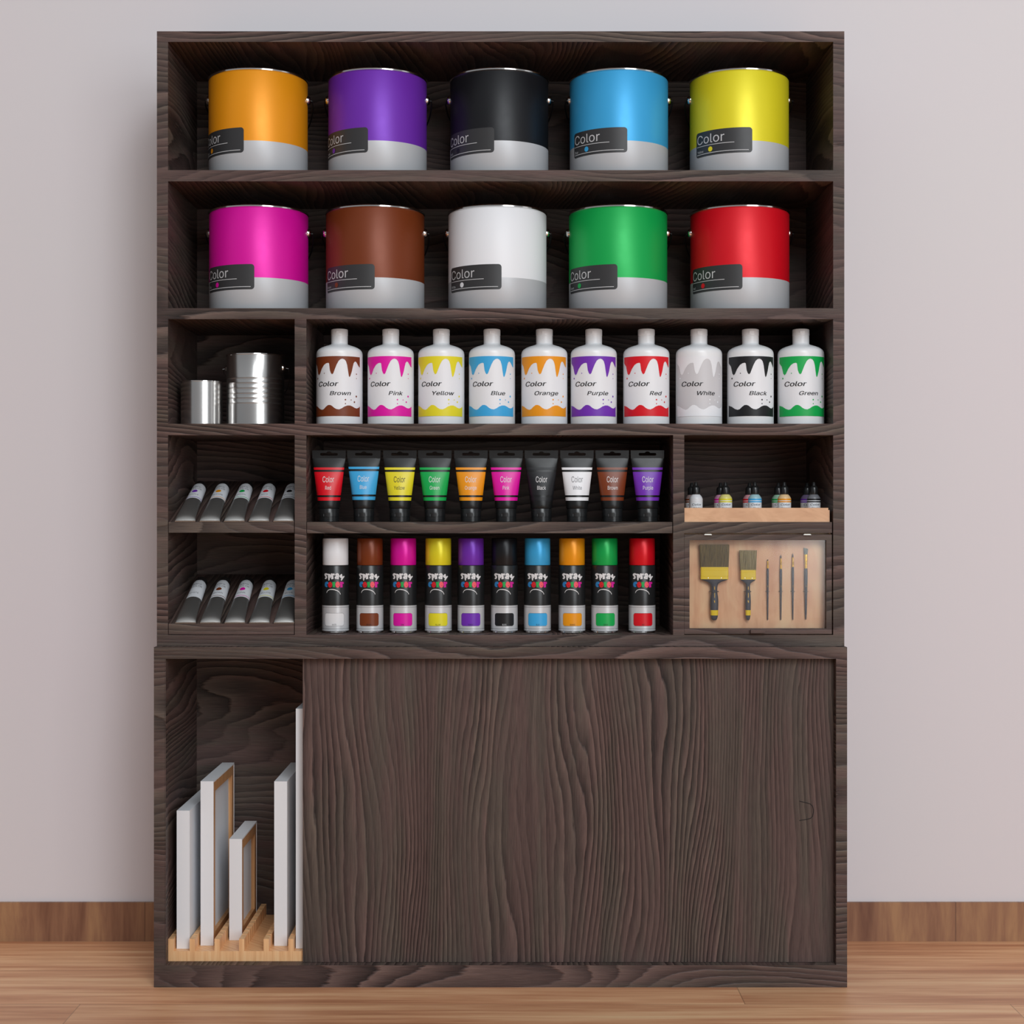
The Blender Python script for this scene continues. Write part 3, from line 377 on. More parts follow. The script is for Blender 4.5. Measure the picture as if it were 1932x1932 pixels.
'o':(816,[407,-16,343,-11,283,5,230,32,182,69,142,114,110,167,86,228,72,295,67,368,72,443,86,511,110,572,142,626,182,671,230,707,283,734,343,750,407,756,473,750,533,734,587,707,634,671,674,626,706,572,730,511,744,443,749,368,744,295,730,228,706,167,674,114,634,69,587,32,533,5,473,-11,407,91,455,96,496,108,531,130,561,158,585,192,604,231,617,274,625,320,628,368,625,417,617,464,604,507,585,547,561,581,531,610,496,631,455,644,407,648,361,644,320,631,285,610,256,581,232,547,213,508,200,464,192,418,189,368,192,320,200,274,213,231,232,192,256,158,285,130,320,108,361,96],[17,18,19,16,17,19,16,19,20,15,16,20,15,20,21,14,15,21,14,21,22,13,14,22,13,22,54,54,22,23,13,54,55,53,54,23,13,55,56,52,53,23,13,56,57,51,52,23,12,13,57,51,23,24,12,57,58,50,51,24,12,58,59,49,50,24,11,12,59,49,24,25,11,59,60,48,49,25,10,11,60,48,25,26,10,60,61,47,48,26,10,61,62,46,47,26,46,26,27,9,10,62,9,62,63,45,46,27,8,9,63,8,63,64,44,45,27,44,27,28,8,64,65,43,44,28,43,28,29,7,8,65,7,65,66,42,43,29,7,66,67,41,42,29,41,29,30,6,7,67,6,67,68,40,41,30,5,6,68,40,30,31,5,68,69,39,40,31,5,69,70,38,39,31,4,5,70,38,31,32,4,70,71,37,38,32,4,71,36,36,37,32,4,36,32,3,4,32,3,32,33,2,3,33,2,33,34,2,34,35,1,2,35,1,35,0]),
'p':(834,[103,-281,103,746,220,746,220,628,232,628,242,643,255,660,270,680,288,699,310,716,337,733,369,745,406,753,450,756,510,750,565,735,615,709,659,673,697,628,727,575,749,514,763,446,767,371,763,296,749,228,727,166,697,113,660,68,616,32,566,5,511,-11,451,-16,408,-13,371,-6,339,7,312,24,290,42,271,61,256,81,243,99,232,115,223,115,223,-281,433,92,477,96,515,108,549,129,578,156,602,190,621,229,634,273,642,321,645,372,642,423,634,470,621,513,603,552,579,585,550,612,516,632,477,644,433,648,389,644,351,633,317,613,288,587,264,555,246,517,232,473,224,425,221,372,224,319,232,270,246,226,265,187,289,154,318,128,352,108,390,96],[12,13,14,11,12,14,11,14,15,0,1,2,0,2,3,10,11,15,10,15,16,9,10,16,8,9,16,8,16,17,7,8,17,6,7,17,6,17,61,61,17,18,5,6,61,5,61,62,60,61,18,5,62,63,59,60,18,4,5,63,4,63,64,58,59,18,58,18,19,0,3,4,0,4,68,68,4,67,67,4,66,66,4,65,65,4,64,57,58,19,56,57,19,56,19,20,55,56,20,55,20,21,54,55,21,0,68,69,53,54,21,53,21,22,0,69,70,52,53,22,0,70,71,51,52,22,51,22,23,50,51,23,0,71,72,50,23,24,49,50,24,0,72,73,48,49,24,48,24,25,0,73,41,41,73,74,47,48,25,41,74,75,47,25,26,46,47,26,41,75,76,45,46,26,41,76,40,40,76,77,0,41,42,39,40,77,45,26,27,44,45,27,39,77,78,38,39,78,43,44,27,38,78,43,38,43,27,37,38,27,37,27,28,36,37,28,35,36,28,35,28,29,34,35,29,33,34,29,33,29,30,32,33,30,32,30,31]),
'r':(509,[103,0,103,746,219,746,219,631,227,631,244,666,268,696,300,722,336,741,376,753,419,756,429,756,439,756,451,756,462,755,471,755,479,754,479,634,473,635,464,636,452,638,438,639,422,640,407,640,373,638,342,631,313,618,287,602,265,582,247,557,234,530,226,499,223,466,223,0],[9,10,11,9,11,12,9,12,13,9,13,14,9,14,15,9,15,16,9,16,17,8,9,17,0,1,2,0,2,3,7,8,17,6,7,17,5,6,19,19,6,18,18,6,17,4,5,23,23,5,22,22,5,21,21,5,20,20,5,19,4,23,24,4,24,25,0,3,4,0,4,31,31,4,30,30,4,29,29,4,28,28,4,27,27,4,26,26,4,25,0,31,32,0,32,33]),
't':(447,[401,746,401,643,13,643,13,746,128,926,248,926,248,192,250,162,256,138,267,120,284,108,306,100,335,98,343,98,353,99,364,100,376,102,386,104,397,105,419,3,406,0,392,-3,377,-5,362,-7,346,-8,331,-8,271,-2,221,14,181,42,151,80,133,127,128,183],[2,3,0,2,0,1,31,4,5,31,5,6,31,6,7,30,31,7,30,7,8,30,8,9,29,30,9,29,9,10,29,10,11,17,18,19,16,17,19,15,16,19,29,11,12,14,15,19,13,14,19,12,13,19,29,12,19,28,29,19,27,28,19,26,27,19,26,19,20,26,20,21,25,26,21,25,21,22,25,22,23,25,23,24]),
'u':(806,[358,-10,310,-7,266,4,226,21,190,45,160,77,136,115,118,161,107,214,103,273,103,746,223,746,223,283,229,229,244,184,269,147,303,120,345,104,393,99,428,101,460,109,490,122,516,140,539,163,557,190,571,223,579,259,582,300,582,746,702,746,702,0,586,0,586,181,604,181,578,118,545,69,505,33,461,9,412,-5],[9,10,11,9,11,12,27,28,29,27,29,30,26,27,30,9,12,13,8,9,13,25,26,33,33,26,30,8,13,14,24,25,33,7,8,14,23,24,32,32,24,33,7,14,15,23,32,34,34,32,31,34,33,30,22,23,34,6,7,15,6,15,16,21,22,34,20,21,34,6,16,17,20,34,35,31,34,30,5,6,17,19,20,35,5,17,18,18,19,35,5,18,35,4,5,35,4,35,36,3,4,36,3,36,37,2,3,37,2,37,38,1,2,38,1,38,0]),
'w':(1115,[270,0,44,746,171,746,262,420,275,373,289,323,302,268,316,210,330,148,344,81,324,81,338,146,351,207,365,265,378,319,392,371,405,420,495,746,622,746,711,420,723,372,737,321,750,267,764,209,777,147,791,81,769,81,783,146,798,208,812,266,826,320,839,372,852,420,944,746,1070,746,844,0,724,0,627,338,617,372,608,407,599,442,589,478,580,514,571,551,562,588,553,626,544,664,571,664,562,626,553,589,544,551,535,514,525,478,516,442,507,406,497,372,487,338,391,0],[0,1,2,0,2,3,16,17,46,46,17,18,46,18,47,47,18,19,32,33,34,32,34,35,16,46,45,48,47,19,49,48,44,44,48,19,16,45,49,49,45,44,16,49,50,43,44,19,16,50,51,42,43,19,16,51,52,41,42,19,40,41,19,16,52,53,39,40,19,16,53,54,0,3,4,15,16,54,39,19,20,31,32,35,38,39,20,15,54,55,0,4,5,37,38,20,37,20,21,30,31,35,15,55,56,14,15,56,14,56,57,36,37,21,0,5,6,36,21,22,29,30,35,13,14,57,0,6,7,36,22,23,28,29,35,12,13,57,0,7,8,36,23,24,27,28,35,11,12,57,0,8,10,10,8,9,36,24,26,26,24,25,26,27,35,10,11,57,0,10,57,36,26,35])}
_tc = {}
def glyphs(s, bold=0.0):
    """flat letter mesh of a word: (verts, tris, width) at cap height 1"""
    if s in _tc: return _tc[s]
    vs, fs, x = [], [], 0.0
    for ch in s:
        adv, v, f = GL[ch]; b = len(vs)
        vs += [((v[i] + x) / 1000.0, v[i + 1] / 1000.0) for i in range(0, len(v), 2)]
        fs += [(f[i] + b, f[i + 1] + b, f[i + 2] + b) for i in range(0, len(f), 3)]
        x += adv
    x0 = min(v[0] for v in vs); x1 = max(v[0] for v in vs)
    _tc[s] = ([(a - x0, b) for a, b in vs], fs, x1 - x0)
    return _tc[s]

class Print:
    """collects flat artwork in millimetres, cuts it in strips and lays it on a surface"""
    def __init__(s): s.items = []; s.mats = []
    def mi(s, m):
        if m not in s.mats: s.mats.append(m)
        return s.mats.index(m)
    def poly(s, pts, m, layer=0):
        pts = [p for i, p in enumerate(pts) if p != pts[i - 1]]
        tris = tessellate_polygon([[Vector((x, y, 0)) for x, y in pts]])
        s.items.append((list(pts), [tuple(t) for t in tris], s.mi(m), layer))
    def rrect(s, x0, x1, y0, y1, r, m, layer=0, n=6):
        p = []
        for cx, cy, a in ((x1 - r, y1 - r, 0), (x0 + r, y1 - r, 90), (x0 + r, y0 + r, 180), (x1 - r, y0 + r, 270)):
            for k in range(n + 1):
                t = math.radians(a + 90 * k / n); p.append((cx + r * math.cos(t), cy + r * math.sin(t)))
        s.poly(p, m, layer)
    def rect(s, x0, x1, y0, y1, m, layer=0): s.poly([(x0, y0), (x1, y0), (x1, y1), (x0, y1)], m, layer)
    def disc(s, cx, cy, r, m, layer=1, n=20, ry=None):
        ry = ry or r
        s.poly([(cx + r * math.cos(2 * PI * k / n), cy + ry * math.sin(2 * PI * k / n)) for k in range(n)], m, layer)
    def text(s, t, x, y, cap, m, layer=2, width=None, xs=1.0, shear=0.0, align='l', bold=0.0, rot=0.0):
        vs, fs, w = glyphs(t, bold)
        k = cap * xs if width is None else width / w
        tw = w * k
        ox = x - (tw if align == 'r' else tw / 2 if align == 'c' else 0)
        out = []
        cr, sr = math.cos(rot), math.sin(rot)
        for a, b in vs:
            px, py = a * k + shear * b * cap, b * cap
            if rot:
                dx, dy = px - tw / 2, py - cap / 2
                px, py = tw / 2 + dx * cr - dy * sr, cap / 2 + dx * sr + dy * cr
            out.append((ox + px, y + py))
        s.items.append((out, fs, s.mi(m), layer))
        if bold > 0:
            for q in (-1, 1): s.items.append(([(a + q * bold * cap, b) for a, b in out], fs, s.mi(m), layer))
        return tw
    def build(s, name, parent, f, cuts, label=None, step=0.28, base=0.35, hcuts=()):
        """f(x, y, lift) -> 3D point"""
        bm = bmesh.new(); L = bm.faces.layers.int.new('lay')
        for vs, fs, mi, lay in s.items:
            vv = [bm.verts.new((x, y, lay)) for x, y in vs]
            for fc in fs:
                try: q = bm.faces.new([vv[i] for i in fc])
                except ValueError: continue
                q.material_index = mi
        bmesh.ops.triangulate(bm, faces=bm.faces)
        for c in cuts:
            bmesh.ops.bisect_plane(bm, geom=bm.verts[:] + bm.edges[:] + bm.faces[:], plane_co=(c, 0, 0), plane_no=(1, 0, 0))
        for c in hcuts:
            bmesh.ops.bisect_plane(bm, geom=bm.verts[:] + bm.edges[:] + bm.faces[:], plane_co=(0, c, 0), plane_no=(0, 1, 0))
        bm.normal_update()
        for fc in list(bm.faces):
            if fc.normal.z < 0: fc.normal_flip()
        for v in bm.verts:
            v.co = Vector(f(v.co.x, v.co.y, base + step * v.co.z))
        bm.faces.layers.int.remove(bm.faces.layers.int['lay'])
        o = finish(bm, name, s.mats, parent, smooth='keep')
        if label: o['label'] = label
        return o

def cyl(R, az0=0.0):
    return lambda x, y, d: ((R + d) * math.sin(x / R + az0), -(R + d) * math.cos(x / R + az0), y)
def frange(a, b, s):
    out = []; x = a
    while x < b: out.append(x); x += s
    return out

# ================================================================== SETTING
def struct(o): o['kind'] = 'structure'; return o
bm = bmesh.new(); bx(bm, -4200, 4200, -7000, 310, -HZ - 60, -HZ)
o = struct(finish(bm, 'floor', floor_mat(), uv='floor')); o.location.z = HZ / 1000
bm = bmesh.new(); bx(bm, -4200, 4200, 303, 403, -HZ, 1900)
o = struct(finish(bm, 'wall_back', wall_mat())); o.location.z = HZ / 1000
bm = bmesh.new(); bx(bm, -4200, 4200, 294.5, 303, -HZ, -HZ + 80)
o = struct(finish(bm, 'baseboard_back', skirting_mat(), uv='front')); o.location.z = HZ / 1000

# ================================================================== UPPER SHELF UNIT
unit = thing('shelf_unit', 'tall dark brown wooden open shelf unit of many compartments, standing on the low cabinet', 'shelf unit', (0, 0, -LIFT))
def board(name, par, x0, x1, y0, y1, z0, z1, uv='box', m=None):
    bm = bmesh.new(); bx(bm, x0, x1, y0, y1, z0, z1)
    return finish(bm, name, m or (WOODV if uv == 'vert' else WOOD), par, uv=uv)
D = 277
board('side_panel', unit, -670, -649, 0, 290, -232, 887)
board('side_panel', unit, 606, 627, 0, 290, -232, 887)
board('top_panel', unit, -670, 627, 0, 290, 887, 907)
board('bottom_panel', unit, -670, 627, 0, 290, -252.7, -232)
board('back_panel', unit, -649, 606, D, 289, -232, 887)
board('shelf', unit, -649, 606, 0, D, 624, 645)
board('shelf', unit, -649, 606, 0, D, 364, 384.5)
board('shelf', unit, -649, 304, 0, D, 145, 166.5)
board('shelf', unit, 325, 606, 0, D, 145, 166.5)
board('shelf', unit, -387, 302.5, 1.5, D, -40, -19)
board('shelf', unit, 325, 603.6, 0, D, -39.5, -19)
board('divider', unit, -410, -388, 0, D, 166.5, 364)
board('divider', unit, -410, -388, 0, D, -232, 145)
board('divider', unit, 304, 325, 0, D, -232, 166.5)
def wedge(zf, zb):
    bm = bmesh.new()
    prof = [(1.5, zf - 20), (1.5, zf), (D, zb), (D, zb - 20)]
    A = [bm.verts.new((-648, y, z)) for y, z in prof]; B = [bm.verts.new((-411.5, y, z)) for y, z in prof]
    bm.faces.new(A); bm.faces.new(B[::-1])
    for i in range(4): bm.faces.new((A[i], B[i], B[(i + 1) % 4], A[(i + 1) % 4]))
    finish(bm, 'slanted_shelf', WOOD, unit, uv='box')
SL = 0.30
wedge(-19, -19 + SL * (D - 1.5)); wedge(-211, -211 + SL * (D - 1.5))

# glass-fronted brush display in the lower right corner
dp = board('display_panel', unit, 325.3, 605.7, 24, 30, -231.8, -39.7, uv='vertxy', m=PANELW)
door = bpy.data.objects.new('display_door', None); COL.objects.link(door); door.parent = unit
board('door_frame', door, 325.4, 603.4, 0, 12, -53, -42.5)
board('door_frame', door, 325.4, 603.4, 0, 12, -230, -220)
board('door_frame', door, 325.4, 335, 0, 12, -220, -53)
board('door_frame', door, 593, 603.4, 0, 12, -220, -53)
bm = bmesh.new(); bx(bm, 335, 593, 5, 7, -220, -53)
finish(bm, 'glass_pane', GLASS, door)
for cx in (369.5, 556.7):
    bm = bmesh.new(); loft(bm, [(-43.6, 7.4, 2.5, 6), (-42.6, 7.2, 2.5, 6), (-41.4, 6, 2.0, 6)], 24)
    bmesh.ops.transform(bm, matrix=Matrix.Translation((cx, -1.5, 0)), verts=bm.verts)
    h = finish(bm, 'hinge', WHITEH, door, smooth=True)
bm = bmesh.new(); bx(bm, 449, 477, -9, 0, -228.5, -222)
bmesh.ops.bevel(bm, geom=bm.edges[:], offset=0.8, segments=2, affect='EDGES')
finish(bm, 'door_pull', WOOD, door, uv='box')

# ================================================================== LOW CABINET
low = thing('low_cabinet', 'dark brown wooden base cabinet with a wide sliding door, standing on the floor', 'cabinet', (0, 0, 0.05 - LIFT))
F = -25.3
board('side_panel', low, -670, -649.6, F, 289, -848, -274.6)
board('side_panel', low, 606.4, 627, F, 289, -848, -274.6)
board('top_panel', low, -670, 627, F, 289, -274.6, -252.9)
board('bottom_panel', low, -670, 627, F, 289, -889.4, -848)
board('back_panel', low, -649.6, 606.4, D, 288, -848, -274.6)
board('side_lining', low, -649.6, -648.0, F + 1.5, -3, -848, -274.6)
sd = board('sliding_door', low, -394, 605.6, -6, 0.2, -850.6 + 3.2, -275, uv='vert')
# D-shaped finger pull: dark tube whose colour stands in for the groove's shadow
bm = bmesh.new()
pts = []
for k in range(0, 9):
    a = math.radians(75 - 150 * k / 8); pts.append((563 + 6 * math.cos(a) * 1.0, -562 + 0, 0))
path = [(541, -544.5), (556, -548), (562, -550), (566, -554), (567.5, -560), (567.5, -566), (566, -573), (562, -577), (556, -578.5), (541, -581)]
for k in range(len(path) - 1):
    (xa, za), (xb, zb) = path[k], path[k + 1]
sweep(bm, [(x, -6.0, z) for x, z in path], 0.75, 8)
finish(bm, 'finger_pull', plain('groove_shadow_colour', (30, 26, 26), 0.8), sd, smooth=True)['label'] = 'thin D-shaped finger pull outline, coloured dark as its groove shadow'

# ================================================================== PAINT BUCKETS
def make_bucket(c, px, shelf_z, laz, label, group):
    cy = 122.0; s = 1 + cy / 3000.0
    t = thing('paint_bucket', label, 'paint bucket', ((px - 966) * s, cy, shelf_z), group)
    R = 96.2
    bm = bmesh.new()
    lathe(bm, [(R - 0.6, 3.2), (R, 4.0), (R, 62.0), (R, 195.2), (R - 0.6, 196)], 120, mi=[1, 1, 0, 0])
    finish(bm, 'bucket_body', [paint(c, 'bucket', 0.42), GREY], t, smooth=True)
    bm = bmesh.new()
    lathe(bm, [(0, 193), (R - 8, 193), (R - 7, 196), (R - 5, 199.5), (R - 2.5, 201.6), (R + 0.2, 201.4), (R + 1.5, 199.6), (R + 1.3, 197.2), (R - 0.7, 196)], 120)
    finish(bm, 'lid_rim', CHROME, t, smooth=True)
    bm = bmesh.new()
    lathe(bm, [(R - 2, 0), (R + 0.6, 0.2), (R + 1.2, 1.8), (R + 0.4, 3.2), (R - 0.7, 3.3)], 120)
    finish(bm, 'bottom_rim', CHROME, t, smooth=True)
    for sg in (-1, 1):
        bm = bmesh.new()
        lathe(bm, [(0, 8.3), (3.4, 8.0), (6.2, 7.2), (8.4, 5.2), (9.2, 2.0), (9.2, -2.0)], 28)
        xf = Matrix.Translation((sg * (R - 1.2), 0, 162)) @ Matrix.Rotation(sg * PI / 2, 4, 'Y')
        finish(bm, 'handle_ear', CHROME, t, smooth=True, xf=xf)
    bm = bmesh.new(); P = []
    A, BY, BZ = R + 9.5, 112.0, 72.0
    P.append((R + 5.5, 0, 162)); P.append((R + 9, 0.2, 161.8))
    for k in range(1, 48):
        f = PI * k / 48
        P.append((A * math.cos(f), BY * math.sin(f), 160.5 - BZ * math.sin(f)))
    P.append((-R - 7.5, 0.2, 161.6)); P.append((-R - 4.5, 0, 162))
    sweep(bm, P, 1.5, 8)
    finish(bm, 'bail_handle', WIRE, t, smooth=True)
    # label: starts at its left edge
    w = math.radians(72.8) * R; a0 = math.radians(laz) - w / R; deg = math.radians(1) * R
    p = Print(); top = 87.2
    p.rrect(0, w, top - 48, top, 6, INK, 0)
    p.text('Color', 2.6 * deg, top - 23.6, 17.2, LINEINK, 2, width=38.5 * deg)
    p.rect(2.0 * deg, 52.5 * deg, top - 28.2, top - 27.1, LINEINK, 2)
    p.rect(2.0 * deg, 68.8 * deg, top - 43.6, top - 42.4, LINEINK, 2)
    p.disc(23.4 * deg, top - 36, 4.9, paint(c, 'print', 0.45), 2)
    p.text(c.capitalize(), 2.9 * deg, top - 40.2, 4.7, LINEINK, 2, xs=0.86)
    p.build('bucket_label', t, cyl(R, a0), frange(0, w, 4 * deg), 'dark grey label with the word Color, lines and a dot')
    return t
G1 = 'paint buckets on the top shelf'; G2 = 'paint buckets on the second shelf'
for c, px, la in (('orange', 487.5, -7.5), ('purple', 712.5, -6.1), ('black', 942, -5.3), ('blue', 1167.5, 5.8), ('yellow', 1394.5, 6.8)):
    make_bucket(c, px, 645, la, 'large %s paint bucket with grey base and dark Color label, on the top shelf' % c, G1)
for c, px, la in (('pink', 488.5, 3.9), ('brown', 708, 4.3), ('white', 938.5, 5.2), ('green', 1166, -4.4), ('red', 1395.5, -5.0)):
    make_bucket(c, px, 384.5, la, 'large %s paint bucket with grey base and dark Color label, on the second shelf' % c, G2)

# ================================================================== BARE METAL CANS
t = thing('metal_can', 'small bare shiny metal can without handle, left of the larger ribbed can', 'metal can', ((380.5 - 966) * 1.024, 72, 166.5))
R = 40.2
bm = bmesh.new(); lathe(bm, [(R - 1.5, 0), (R, 0.4), (R, 1.8), (R - 0.5, 2.2), (R - 0.5, 83.0)], 96)
finish(bm, 'can_body', TIN, t, smooth=True)
bm = bmesh.new(); lathe(bm, [(0, 81.5), (R - 5, 81.5), (R - 3.5, 84.2), (R - 1, 85.2), (R + 0.6, 84.6), (R + 0.6, 83.4), (R - 0.6, 82.9)], 96)
finish(bm, 'can_rim', CHROME, t, smooth=True)

t = thing('metal_can', 'larger bare shiny metal can with ribbed middle and wire handle, right of the small can', 'metal can', ((482 - 966) * 1.029, 88, 166.5))
R = 56.0
prof = [(R - 2, 0), (R, 0.5), (R, 2.2), (R - 0.6, 2.6)]
def hh(y): return (966 - y) * (3000 + 88 - 56) / 3000.0 - 166.5
for y in (759.6, 750.2, 741.3, 731.4, 721.6, 712.3):
    h = hh(y); prof += [(R - 0.6, h - 1.2), (R - 1.4, h - 0.4), (R - 1.4, h + 0.2), (R - 0.2, h + 1.1), (R - 0.6, h + 2.2)]
prof += [(R - 0.6, 134.5)]
bm = bmesh.new(); lathe(bm, prof, 110)
finish(bm, 'can_body', TIN, t, smooth=True)
bm = bmesh.new(); lathe(bm, [(0, 132), (R - 6, 132), (R - 4.5, 135.5), (R - 1.5, 137.2), (R + 0.8, 136.6), (R + 1.0, 135), (R - 0.7, 134.3)], 110)
finish(bm, 'can_rim', CHROME, t, smooth=True)
he = 112.0
for sg in (-1, 1):
    bm = bmesh.new(); lathe(bm, [(0, 6), (3.2, 5.6), (5.8, 4.2), (7.6, 1.8), (8.0, -1)], 24)
    finish(bm, 'handle_ear', CHROME, t, smooth=True, xf=Matrix.Rotation(math.radians(-6), 4, 'Z') @ Matrix.Translation((sg * (R - 1), 0, he)) @ Matrix.Rotation(sg * PI / 2, 4, 'Y'))
P = [(R + 4, 0, he)]
for k in range(0, 41):
    f = PI * k / 40; P.append(((R + 9) * math.cos(f), 66 * math.sin(f), he - 1 - 62 * math.sin(f)))
P.append((-R - 4, 0, he))
bm = bmesh.new(); sweep(bm, P, 0.9, 8)
finish(bm, 'bail_handle', CHROME, t, smooth=True, xf=Matrix.Rotation(math.radians(-6), 4, 'Z'))

# ================================================================== PAINT BOTTLES
BR = 44.5; BC = 70.0
def bconv(xz, yz):
    """picture measures of one bottle label -> arc position and height on the bottle"""
    rel = math.asin(max(-1, min(1, (xz - 340.5) / 208.5)))
    z = (966 - (590 + yz / 4.83)) * (3000 + BC - BR * math.cos(rel)) / 3000.0
    return ((rel + math.radians(6.1)) * BR, z - 166.5)
DR = [(135, 405), (135, 465), (145, 495), (154, 560), (162, 573), (170, 560), (185, 515), (205, 478), (225, 462), (243, 458), (250, 464), (253, 490), (257, 525), (266, 552), (276, 563),
      (287, 552), (300, 515), (315, 475), (333, 440), (350, 424), (366, 419), (384, 425), (398, 442), (408, 475), (416, 530), (423, 575), (429, 588), (437, 575), (449, 535), (458, 490),
      (466, 458), (477, 444), (488, 449), (500, 470), (511, 491), (520, 500), (520, 405)]
WV = [(135, 938), (135, 850), (150, 860), (170, 880), (188, 887), (203, 881), (222, 858), (240, 843), (258, 842), (274, 849), (295, 868), (315, 879), (338, 882), (362, 871), (385, 855), (410, 846), (435, 846), (455, 855),
      (475, 868), (492, 873), (508, 867), (520, 855), (520, 938)]
DT = [(208, 554, 1.0), (151, 603, 1.7), (490, 560, 1.3), (490, 600, 0.9), (393, 793, 1.5), (393, 829, 1.1), (443, 795, 1.0), (472, 815, 1.7), (489, 764, 1.9)]
_bm_cache = {}
def make_bottle(c, px):
    s = 1 + BC / 3000.0
    t = thing('paint_bottle', 'white squeeze bottle with %s dripping-paint label reading Color %s, on the third shelf' % (c, c.capitalize()), 'paint bottle',
              ((px - 966) * s, BC, 166.5), 'paint bottles on the third shelf')
    R = BR
    bm = bmesh.new()
    lathe(bm, [(0, 0), (R - 3, 0), (R - 0.8, 0.8), (R, 3), (R, 136), (R - 0.4, 139.5), (R - 1.6, 143), (R - 4.2, 146.2), (R - 9, 149.4), (R - 15, 151.9), (R - 21, 153.8), (17.4, 155.8), (16.0, 157.2), (15.6, 160)], 80)
    finish(bm, 'bottle_body', PLAST, t, smooth=True)
    bm = bmesh.new(); n = 60; prof = [(15.5, 157.6), (16.0, 158.2), (16.0, 172.0), (15.6, 172.3), (15.6, 172.9), (16.3, 173.2), (16.3, 184.0), (15.2, 185.6), (12, 186.3), (0, 186.3)]
    lathe(bm, prof, 64)
    bx(bm, -4.5, 4.5, -16.9, -15.2, 176.5, 181)
    finish(bm, 'flip_cap', PLAST, t, smooth=True)
    p = Print(); cm = paint(c, 'print', 0.45)
    D_ = [bconv(x, y) for x, y in DR]; V_ = [bconv(x, y) for x, y in WV]
    xa, xb = D_[0][0], D_[-1][0]
    topz, botz = bconv(340, 396)[1], bconv(340, 942)[1]
    D_ = [(x, topz if y_ in (405,) else y) for (x, y), (_, y_) in zip(D_, DR)]
    V_ = [(x, botz if y_ in (938,) else y) for (x, y), (_, y_) in zip(V_, WV)]
    p.rect(xa, xb, botz, topz, LABELG if c == 'white' else LABELW, 0)
    p.poly(D_, cm, 1); p.poly(V_, cm, 1)
    for x, y, r in DT:
        a, h = bconv(x, y); p.disc(a, h, r, cm, 1, 12)
    a, h = bconv(160, 677); w0 = bconv(322, 677)[0] - a
    p.text('Color', a, h, 9.0, BLACKINK, 2, width=w0, shear=0.27, bold=0.035)
    k = w0 / glyphs('Color', 0.006)[2]
    h2 = bconv(330, 751)[1]
    p.text(c.capitalize(), math.radians(33) * BR, h2, 7.5, BLACKINK, 2, xs=k / 7.5 * 0.80, shear=0.3, align='r', bold=0.03)
    p.build('bottle_label', t, cyl(R), frange(xa, xb, 3.0))
for c, px in (('brown', 640.5), ('pink', 737.3), ('yellow', 832.7), ('blue', 928.2), ('orange', 1027), ('purple', 1120.2), ('red', 1219.4), ('white', 1318.7), ('black', 1415.8), ('green', 1511)):
    make_bottle(c, px)

# ================================================================== BLACK FLIP-CAP TUBES
def hang_tab(parent):
    cu = bpy.data.curves.new('tab', 'CURVE'); cu.dimensions = '2D'; cu.fill_mode = 'BOTH'; cu.extrude = 0.7
    def add(pts):
        sp = cu.splines.new('POLY'); sp.points.add(len(pts) - 1)
        for q, (x, y) in zip(sp.points, pts): q.co = (x, y, 0, 1)
        sp.use_cyclic_u = True
    add([(-31.8, 121.5), (31.8, 121.5), (32.2, 137), (-32.2, 137)])
    pl = []
    for a in range(-90, 91, 15): pl.append((14.5 + 2.4 * math.cos(math.radians(a)), 129.5 + 2.6 * math.sin(math.radians(a))))
    pl += [(6.5, 132.1)]
    for a in range(20, 161, 14): pl.append((5.5 * math.cos(math.radians(a)), 130.4 + 4.6 * math.sin(math.radians(a))))
    pl += [(-6.5, 132.1)]
    for a in range(90, 271, 15): pl.append((-14.5 + 2.4 * math.cos(math.radians(a)), 129.5 + 2.6 * math.sin(math.radians(a))))
    add(pl)
    ob = bpy.data.objects.new('tab', cu); COL.objects.link(ob); bpy.context.view_layer.update()
    me = bpy.data.meshes.new_from_object(ob.evaluated_get(bpy.context.evaluated_depsgraph_get()))
    bm = bmesh.new(); bm.from_mesh(me); bpy.data.objects.remove(ob)
    return bm
TABB = hang_tab(None)
def tube_w(h): return 20.4 + (32.0 - 20.4) * max(0, (h - 27) / 95.0) ** 1.08
def tube_d(h): 
    t = min(1, max(0, (h - 27) / 95.0)); return 20.4 * (1 - t ** 1.35) + 0.9
